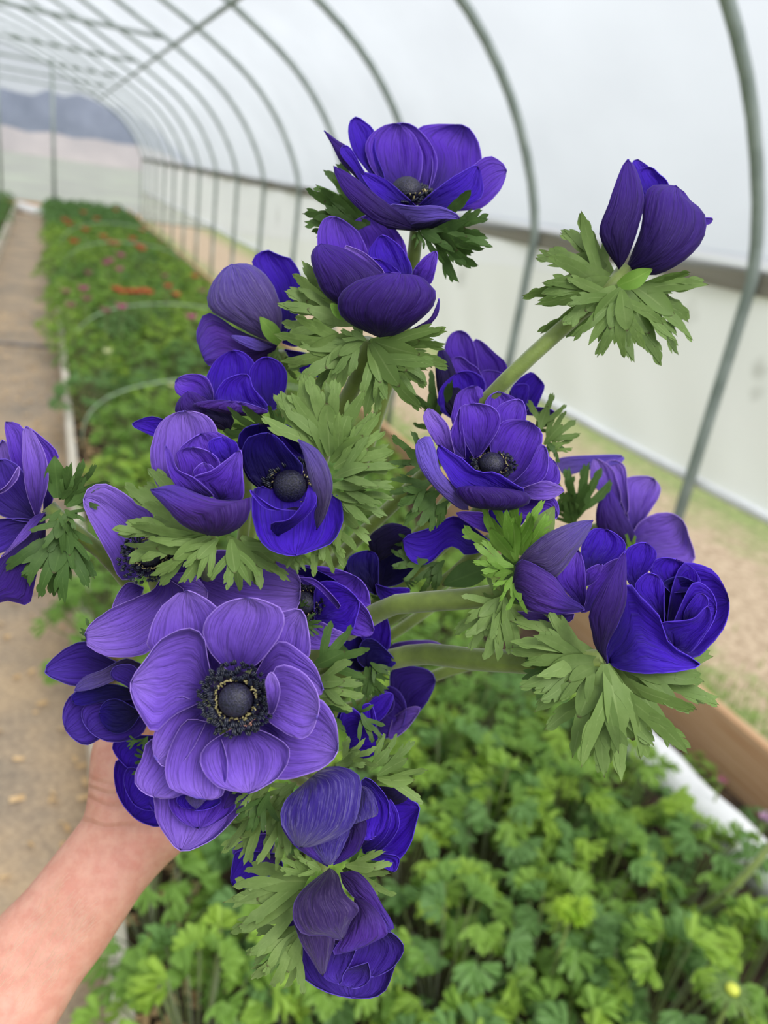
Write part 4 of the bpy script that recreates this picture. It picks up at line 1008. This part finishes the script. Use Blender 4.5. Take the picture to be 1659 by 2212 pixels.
# O
flower('rose-shaped intense blue-violet anemone at the far right edge of the bouquet', 1430, 1310, .310, [
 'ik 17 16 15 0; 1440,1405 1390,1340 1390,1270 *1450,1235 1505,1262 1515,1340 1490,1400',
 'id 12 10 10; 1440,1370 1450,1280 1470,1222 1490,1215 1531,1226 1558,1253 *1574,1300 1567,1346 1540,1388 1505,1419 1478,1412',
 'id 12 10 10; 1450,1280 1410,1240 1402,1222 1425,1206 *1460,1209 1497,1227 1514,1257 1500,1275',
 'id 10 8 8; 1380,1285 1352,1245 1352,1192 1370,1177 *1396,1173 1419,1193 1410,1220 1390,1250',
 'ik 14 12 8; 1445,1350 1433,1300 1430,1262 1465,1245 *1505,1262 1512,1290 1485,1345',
 'id 6 4 6; 1440,1385 1470,1310 1495,1262 1512,1257 1538,1280 *1547,1318 1528,1365 1490,1410 1458,1398',
 'id 6 4 4; 1478,1348 1480,1320 1505,1284 *1521,1285 1530,1305 1502,1340',
 'id 4 0 -2; 1455,1395 1432,1362 1431,1345 1495,1338 *1528,1310 1537,1340 1512,1382 1487,1411',
 'id 4 0 0; 1435,1350 1395,1298 1372,1268 1393,1240 *1418,1243 1435,1265 1434,1325',
 'id 0 -8 0; 1315,1432 1311,1392 1335,1350 1350,1300 1352,1253 1385,1290 1423,1330 1437,1377 1456,1400 *1512,1435 1460,1450 1405,1455 1345,1448',
 'od -2 -14 -8; 1312,1434 1285,1397 1278,1362 1272,1325 1303,1260 1335,1210 *1351,1190 1354,1255 1352,1305 1332,1355 1311,1397',
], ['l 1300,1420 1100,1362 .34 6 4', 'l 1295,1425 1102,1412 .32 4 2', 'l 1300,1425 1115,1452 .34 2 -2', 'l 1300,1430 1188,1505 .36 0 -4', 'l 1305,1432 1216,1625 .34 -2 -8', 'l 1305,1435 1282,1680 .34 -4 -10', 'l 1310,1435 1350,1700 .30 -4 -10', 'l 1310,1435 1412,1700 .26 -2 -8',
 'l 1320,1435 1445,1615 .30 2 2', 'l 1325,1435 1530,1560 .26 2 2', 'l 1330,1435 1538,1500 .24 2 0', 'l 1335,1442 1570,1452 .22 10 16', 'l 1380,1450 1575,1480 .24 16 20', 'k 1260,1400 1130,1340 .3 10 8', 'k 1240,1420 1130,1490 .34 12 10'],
 None, [(1306, 1428, 312), (1180, 1432, 328), (1030, 1425, 345), (870, 1418, 365), (650, 1500, 410)], .0050)

# P
flower('dark-centred violet anemone tucked right behind the top edge of the largest flower', 720, 1310, .328, [
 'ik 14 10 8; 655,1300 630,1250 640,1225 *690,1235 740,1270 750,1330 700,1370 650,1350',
 'im 10 10 8; 680,1290 640,1240 655,1222 720,1228 *770,1247 793,1273 799,1310 780,1305 730,1275',
 'im 8 6 4; 690,1350 720,1310 740,1265 770,1292 795,1320 *807,1360 797,1375 760,1372 725,1368',
 'id 6 2 2; 680,1340 680,1275 700,1255 735,1262 *774,1298 767,1342 758,1367 720,1362',
 'ip 8 2 2; 655,1340 690,1342 720,1357 746,1370 *745,1387 710,1399 680,1403 655,1395',
 'im 2 -5 -6 1; 730,1315 690,1272 665,1256 *648,1249 677,1251 706,1274 734,1306',
], ['k 650,1350 695,1345 .34 -4 -8', 'k 655,1350 690,1368 .3 -4 -8', 'k 650,1310 662,1298 .4 -4 -8'], (658, 1302, 6, (-.2, .1, 1), 24, 1.7), [(690, 1330, 345), (600, 1450, 390)])

# Q
flower('very dark navy-violet anemone in the shaded middle of the bouquet', 830, 1230, .358, [
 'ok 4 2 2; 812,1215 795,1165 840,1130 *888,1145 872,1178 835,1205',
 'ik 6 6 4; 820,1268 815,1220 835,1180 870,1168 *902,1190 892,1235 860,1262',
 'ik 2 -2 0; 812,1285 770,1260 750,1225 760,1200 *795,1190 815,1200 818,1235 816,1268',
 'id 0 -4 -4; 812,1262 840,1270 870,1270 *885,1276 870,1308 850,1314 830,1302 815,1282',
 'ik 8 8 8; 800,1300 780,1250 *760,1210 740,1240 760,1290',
], ['k 840,1300 800,1280 .34 6 6', 'k 870,1250 900,1262 .34 4 4'], None, [(820, 1290, 370), (700, 1450, 410)])
flower('dark violet anemone squeezed between the green stems and the largest flower', 810, 1420, .362, [
 'id 4 2 2; 805,1410 778,1370 800,1340 *830,1330 842,1360 842,1395 828,1410',
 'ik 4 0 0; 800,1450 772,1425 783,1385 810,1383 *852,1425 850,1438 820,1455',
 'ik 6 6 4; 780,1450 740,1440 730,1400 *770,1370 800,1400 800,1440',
 'id 2 2 2; 770,1565 790,1525 825,1500 *848,1500 842,1530 815,1560',
], ['k 800,1430 842,1470 .38 -2 -6', 'k 790,1440 805,1520 .36 -2 -6', 'k 800,1440 770,1510 .36 -2 -6', 'k 790,1450 835,1500 .34 -2 -6', 'k 790,1380 850,1395 .3 6 6', 'k 760,1410 700,1400 .3 0 0'], None, [(790, 1430, 372), (650, 1500, 420)])
flower('deep violet anemone in shade just right of the largest flower, beside the lower right bract', 775, 1580, .345, [
 'id 4 0 -2; 740,1610 733,1560 745,1530 770,1535 795,1570 *827,1590 822,1620 790,1638 755,1630',
 'ik 6 4 2; 730,1600 725,1560 *745,1525 765,1545 775,1600 755,1620',
 'id 6 6 6; 770,1560 775,1530 *800,1522 812,1560 800,1590',
], ['k 780,1540 818,1605 .36 -4 -8', 'k 770,1545 790,1500 .34 2 0', 'b 735,1620 728,1558 -1 -4 -10'], None, [(760, 1600, 352), (600, 1640, 410)])

# Z
flower('violet anemone turned away at the right, behind the cut ends of the lowest green stems', 880, 1490, .395, [
 'ip 4 4 2 1; 830,1405 860,1388 930,1384 *961,1400 945,1410 880,1408',
 'iv 4 2 2; 850,1550 843,1480 846,1445 880,1438 925,1448 *940,1470 932,1500 907,1537 880,1555',
 'iv 2 -2 -2; 812,1565 815,1510 840,1482 865,1497 877,1530 *867,1572 840,1594 825,1588',
 'ip 2 -4 -4; 850,1550 880,1530 907,1528 *897,1550 870,1582 840,1596',
 'iv 0 -4 -6; 815,1560 800,1520 *820,1495 845,1500 850,1530',
], (), None, [(850, 1500, 402), (650, 1560, 425)])

# S
flower('dark violet double anemone at the left edge of the bouquet beside the largest flower', 230, 1510, .338, [
 'iv 6 6 4; 300,1450 240,1425 200,1400 180,1385 140,1402 105,1432 *98,1453 122,1468 160,1481 200,1482 270,1462',
 'iv 6 4 2; 290,1520 210,1480 170,1490 143,1515 135,1555 *145,1580 165,1600 190,1609 215,1597 270,1580',
 'iv 4 2 0; 310,1500 220,1510 182,1525 177,1550 *195,1580 230,1600 275,1600 312,1578 318,1530',
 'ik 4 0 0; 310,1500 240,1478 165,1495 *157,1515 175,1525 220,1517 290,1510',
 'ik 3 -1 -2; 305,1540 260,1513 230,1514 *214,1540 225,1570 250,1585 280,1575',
 'og 2 -4 -5 1; 305,1435 270,1423 220,1448 180,1463 *161,1492 200,1488 245,1470 295,1445',
 'iv 0 -4 -4; 320,1490 290,1440 *250,1440 240,1462 270,1480 300,1500',
], ['k 320,1590 300,1620 .34 0 0', 'k 300,1600 270,1605 .34 0 0'], None, [(300, 1520, 352), (400, 1590, 420)])
# T
flower('deep blue-violet anemone hanging low over the wrist, left of the ruffled bowl', 300, 1690, .352, [
 'id 4 0 2; 340,1590 280,1590 245,1605 250,1630 *278,1660 305,1677 330,1662 345,1620',
 'id 2 4 6; 345,1690 300,1650 262,1638 247,1650 248,1690 261,1730 *290,1765 320,1781 350,1782 370,1740',
 'id 0 0 2; 345,1680 280,1658 268,1690 *288,1735 320,1750 348,1742 362,1700',
 'im -2 -2 0; 350,1660 325,1690 *325,1740 345,1760 372,1735 370,1690'.replace('im', 'id'),
], ['k 330,1640 290,1625 .34 0 -2', 'k 330,1650 280,1672 .3 -2 -4'], None, [(345, 1680, 362), (420, 1640, 425)])

# U
flower('pale violet bowl-shaped anemone directly under the largest flower, above the wrist', 440, 1760, .304, [
 'ip 4 -2 0; 440,1705 340,1715 333,1730 336,1765 352,1795 *390,1837 440,1823 485,1790 542,1720 500,1705',
 'im 2 -2 -4; 440,1705 370,1718 371,1752 395,1778 *430,1788 465,1778 507,1745 500,1710',
 'id 0 -4 -5; 440,1705 384,1722 390,1742 *420,1750 455,1745 477,1728',
 'od -2 -8 -8; 535,1712 500,1708 *484,1746 510,1736 545,1716',
 'og -2 -6 -6; 425,1712 400,1722 *424,1746 447,1722',
], ['l 575,1690 498,1735 .34 4 2', 'l 580,1700 470,1800 .30 8 8', 'l 585,1715 450,1815 .26 10 10', 'l 585,1740 475,1850 .28 12 12', 'k 575,1720 515,1790 .38 2 0', 'k 580,1710 545,1800 .38 0 -2', 'k 560,1700 510,1710 .4 0 -4'],
 None, [(470, 1705, 318), (455, 1650, 380)])

# V
flower('nodding bud with a large silvery streaked outer petal, just below right of the largest flower', 700, 1750, .306, [
 'id 6 6 6; 780,1700 795,1750 782,1810 *805,1811 829,1793 841,1760 836,1725 808,1690 785,1680',
 'os 4 0 2; 775,1695 778,1730 762,1780 *790,1766 814,1762 816,1740 800,1705',
 'od 4 2 2; 742,1790 750,1805 735,1840 *720,1868 737,1863 760,1850 779,1833 792,1795 786,1765',
 'om 4 0 2; 680,1790 608,1772 625,1815 660,1845 *708,1871 702,1850 690,1825',
 'os 2 -2 0; 722,1800 675,1822 690,1850 *705,1869 725,1860 749,1815 756,1788',
 'os 2 -14 -4; 668,1682 622,1722 607,1750 609,1780 622,1805 *646,1831 690,1825 730,1808 762,1784 777,1742 782,1695 772,1671 740,1656 700,1658',
], ['l 735,1650 806,1600 .36 2 -4', 'l 725,1652 790,1640 .34 2 -4', 'l 800,1665 868,1585 .30 20 24', 'l 815,1675 918,1612 .24 20 24', 'l 815,1680 945,1692 .22 20 24', 'l 800,1660 845,1600 .3 22 26', 'l 620,1690 590,1790 .30 8 4', 'l 615,1720 560,1860 .30 8 6', 'l 610,1740 605,1890 .30 8 4', 'l 640,1690 580,1740 .36 6 2', 'l 560,1800 500,1850 .34 12 10'],
 None, [(690, 1675, 318), (600, 1640, 370)])
# W
flower('deep violet anemone showing curled petal edges behind the nodding silvery bud', 850, 1780, .334, [
 'ok 6 6 6; 800,1700 820,1698 840,1700 *862,1706 884,1722 855,1738 820,1722',
 'id 6 8 6; 825,1800 845,1745 845,1712 865,1714 900,1736 *906,1746 898,1778 886,1824 858,1860 825,1866 795,1848',
 'im 4 4 4; 800,1842 800,1852 825,1872 *849,1883 860,1870 858,1850'.replace('im', 'id'),
 'id 2 -2 -2; 785,1842 785,1825 815,1805 838,1770 833,1735 *842,1727 859,1755 860,1790 836,1826 805,1847',
 'id 2 -4 -2; 770,1830 800,1800 820,1770 *830,1740 845,1770 830,1810 800,1835',
], ['l 745,1870 852,1872 .3 -10 -12', 'l 750,1880 853,1930 .3 -6 -8', 'k 740,1880 820,1850 .4 -4 -6'], None, [(800, 1790, 348), (640, 1680, 410)])
# X
flower('lowest anemone of the bouquet, a dusty dark violet bud with notched hairy outer petals', 740, 2010, .308, [
 'iv 8 8 8; 720,2040 640,1960 612,1972 612,2000 630,2060 655,2110 700,2140 *760,2155 820,2150 845,2110 852,2070 800,2060',
 'iv 4 2 2; 810,2000 765,2045 746,2100 *795,2112 832,2100 857,2080 873,2048 850,2018',
 'iv 2 -1 -1; 795,2080 745,2098 732,2125 *760,2134 787,2128 800,2110',
 'om 4 0 2; 735,1885 740,1910 765,1940 795,1960 825,2010 *842,2012 852,2000 826,1955 800,1910 770,1882',
 'iv 2 -4 -2; 745,2040 710,2060 698,2108 *733,2126 741,2105 757,2080 768,2045',
 'om 0 -6 -4; 765,1940 758,1990 732,2035 718,2062 *770,2052 816,2031 837,2015 822,1975 790,1945',
 'ox 2 -10 -4; 660,1965 632,1970 645,2025 670,2070 *697,2108 711,2075 723,2035 722,2005 695,1975',
 'ox 2 -14 -8; 712,1875 660,1915 635,1950 633,1985 655,2018 700,2022 *739,2030 757,1992 776,1961 745,1930 730,1888',
], ['l 690,1900 480,1935 .28 6 4', 'l 680,1920 478,1962 .26 4 2', 'l 665,1950 490,2015 .28 2 0', 'l 650,2000 540,2085 .30 4 2', 'l 650,2010 535,2120 .28 2 0', 'l 650,2020 598,2152 .26 0 -2', 'l 655,2010 570,2150 .24 4 2', 'l 680,1890 610,1845 .34 2 -4', 'l 695,1880 640,1855 .34 0 -6', 'b 690,1880 655,1970 -1 4 0'],
 None, [(700, 1890, 316), (640, 1780, 350), (520, 1680, 400)])
# Y
flower('violet anemone at the bottom left of the bouquet, half hidden below the pale bowl', 550, 1850, .352, [
 'im 4 2 2; 595,1800 540,1806 505,1830 *508,1850 545,1852 585,1842',
 'id 4 0 4; 600,1845 520,1838 505,1855 *500,1906 520,1919 570,1911 606,1888 610,1865',
 'om 2 -2 -2; 600,1845 558,1856 *570,1886 602,1880',
 'im 6 6 6; 580,1800 545,1780 *520,1800 530,1830 570,1830',
], (), None, [(590, 1850, 360), (520, 1700, 420)])
# AB
flower('blurred violet anemone hanging below the right bracts, mostly hidden', 1220, 1470, .400, [
 'im 2 2 2; 1275,1440 1212,1465 1185,1488 *1200,1501 1225,1497 1250,1470',
 'im 2 2 4; 1240,1450 1250,1470 *1262,1482 1275,1465 1275,1450',
], ['k 1180,1450 1162,1515 -1 0 0'], None, [(1230, 1450, 410), (1000, 1440, 420), (700, 1560, 430)])

# ------------------------------------------------------------------ arm and hand
def skin_mat():
    m, t, b = new_mat('skin')
    n1 = noise(t, 22, 4, 0.6); n2 = noise(t, 120, 3, 0.6); n3 = noise(t, 420, 2, 0.6, stretch=(1, 1, 0.5))
    c = ramp(t, n1, [(0.3, srgb(206, 142, 122)), (0.55, srgb(216, 154, 137)), (0.75, srgb(220, 132, 120))])
    c = mixc(t, 0.35, c, ramp(t, n2, [(0.35, srgb(204, 138, 118)), (0.62, srgb(230, 184, 160))]))
    fr = ramp(t, noise(t, 75, 2, 0.4), [(0.70, (0, 0, 0, 1)), (0.78, (0.7, 0.7, 0.7, 1))])
    c = mixc(t, fr, c, srgb(186, 112, 86))
    t.links.new(c, b.inputs['Base Color']); b.inputs['Roughness'].default_value = 0.52
    b.inputs['Subsurface Weight'].default_value = 0.25; b.inputs['Subsurface Radius'].default_value = (0.010, 0.004, 0.002); b.inputs['Subsurface Scale'].default_value = 0.6
    b.inputs['Specular IOR Level'].default_value = 0.35
    # wrist creases running across the joint
    tcn = t.nodes.new('ShaderNodeTexCoord'); dt = t.nodes.new('ShaderNodeVectorMath'); dt.operation = 'DOT_PRODUCT'
    t.links.new(tcn.outputs['Object'], dt.inputs[0]); dt.inputs[1].default_value = tuple(ROT[:, 1] * 20)
    wv = noise(t, 26, 2, 0.5); am = t.nodes.new('ShaderNodeMath'); am.operation = 'MULTIPLY_ADD'; am.inputs[1].default_value = 0.22; am.inputs[2].default_value = -0.11
    t.links.new(wv, am.inputs[0]); ad = t.nodes.new('ShaderNodeMath'); ad.operation = 'ADD'
    t.links.new(am.outputs[0], ad.inputs[0]); t.links.new(dt.outputs['Value'], ad.inputs[1])
    st = []
    for s0, d in ((0.16, .9), (0.38, .7), (0.50, .9), (0.60, .5)): st += [(s0 - .05, (1, 1, 1)), (s0, (1-d*.7,)*3), (s0 + .045, (1, 1, 1))]
    cr = ramp(t, ad.outputs[0], st)
    c = mixc(t, 1.0, c, mixc(t, 0.88, cr, (1, 1, 1, 1)), 'MULTIPLY'); t.links.new(c, b.inputs['Base Color'])
    b1 = bump(t, b, cr, 0.9, 0.0016); b2 = bump(t, b, mixc(t, 0.5, n2, n3), 0.35, 0.0012); t.links.new(b1.outputs[0], b2.inputs['Normal']); return m
M_SKIN = skin_mat()
armE = empty('person', W(270, 1800, .43))
tag(armE, 'bare forearm and hand reaching in from the lower left, holding the bouquet stems', 'person')
def cone(mb, a, ra, b_, rb, n=20):
    """rounded cone between two (x, y, depth) points; radii in m"""
    A = W(*a); B = W(*b_); P = [A + (B-A)*t for t in np.linspace(0, 1, 6)]
    mb.tube(P, np.linspace(ra, rb, 6), n); mb.blob(A, (ra,)*3, None, n, 10); mb.blob(B, (rb,)*3, None, n, 10)
mb = MB()
def chain(L):
    for p, q in zip(L[:-1], L[1:]): cone(mb, p[:3], p[3], q[:3], q[3])
# forearm as two bones side by side so the section is an oval, then the heel of the hand
def fore(off, extra):
    C_ = [(-190, 2440, .36, 155), (-80, 2290, .385, 140), (32, 2127, .403, 123), (83, 2054, .410, 115), (132, 2000, .416, 109), (232, 1862, .430, 100), (276, 1800, .437, 103)]
    return [(x + off*.74*24, y + off*.68*24 + (8 if k == 6 else 0), d, (h - 24)*d/F) for k, (x, y, d, h) in enumerate(C_)] + extra
chain(fore(-1, [(262, 1770, .438, .0200)]))
chain(fore(1, [(328, 1785, .44, .021)]))
chain([(262, 1775, .437, .0205), (268, 1710, .440, .0195), (270, 1640, .445, .0195), (282, 1560, .452, .018)])
chain([(328, 1785, .44, .021), (345, 1700, .448, .022), (350, 1620, .455, .021), (350, 1560, .465, .018)])
chain([(300, 1770, .44, .021), (310, 1600, .455, .020)])
chain([(335, 1780, .44, .022), (380, 1700, .455, .018), (400, 1600, .470, .015)])
# thumb closing over the stems from the left
chain([(270, 1640, .445, .0165), (290, 1545, .440, .0130), (350, 1480, .425, .0110), (420, 1455, .410, .0095)])
# four fingers, curled round the stems from behind
for k in range(4):
    y = 1715 - 62*k; r = (.0080, .0092, .0098, .0094)[k]; e = (0, 12, 18, 8)[k]
    chain([(360, y + 15, .470, r*1.15), (455 + e, y, .490, r*1.05), (535 + e, y - 5, .470, r), (545 + e, y - 8, .438, r*.95), (505 + e, y - 8, .412, r*.85)])
arm = mb.build('arm_and_hand', M_SKIN, armE)
r_ = arm.modifiers.new('skin', 'REMESH'); r_.mode = 'VOXEL'; r_.voxel_size = 0.0020; r_.use_smooth_shade = True
s_ = arm.modifiers.new('soften', 'SMOOTH'); s_.factor = 0.6; s_.iterations = 14
# fine pale hairs on the forearm
M_HAIR = plain('pale_arm_hair', srgb(228, 190, 160), srgb(244, 214, 190), 50, 0.5)
hb = MB(); rh = random.Random(4)
for k in range(260):
    t = rh.random()**.8; u = rh.uniform(-.8, .55)
    cx_, cy_ = 20 + 150*t, 2170 - 210*t; d = .395 + .03*t; R = .034 - .006*t
    x = cx_ + u*95*.72; y = cy_ + u*95*.69; zz = R*math.sqrt(max(0, 1 - (u*.82)**2))
    p = W(x, y, d - zz + .0008); L = rh.uniform(18, 45); a = math.radians(-52 + rh.uniform(-14, 14))
    q = W(x + L*math.cos(a), y + L*math.sin(a), d - zz - .0006); hb.tube([p, (p+q)/2 + _n(EYE-p)*.0008, q], .00006, 3, False)
tag(hb.build('arm_hair', M_HAIR, armE), kind='stuff')
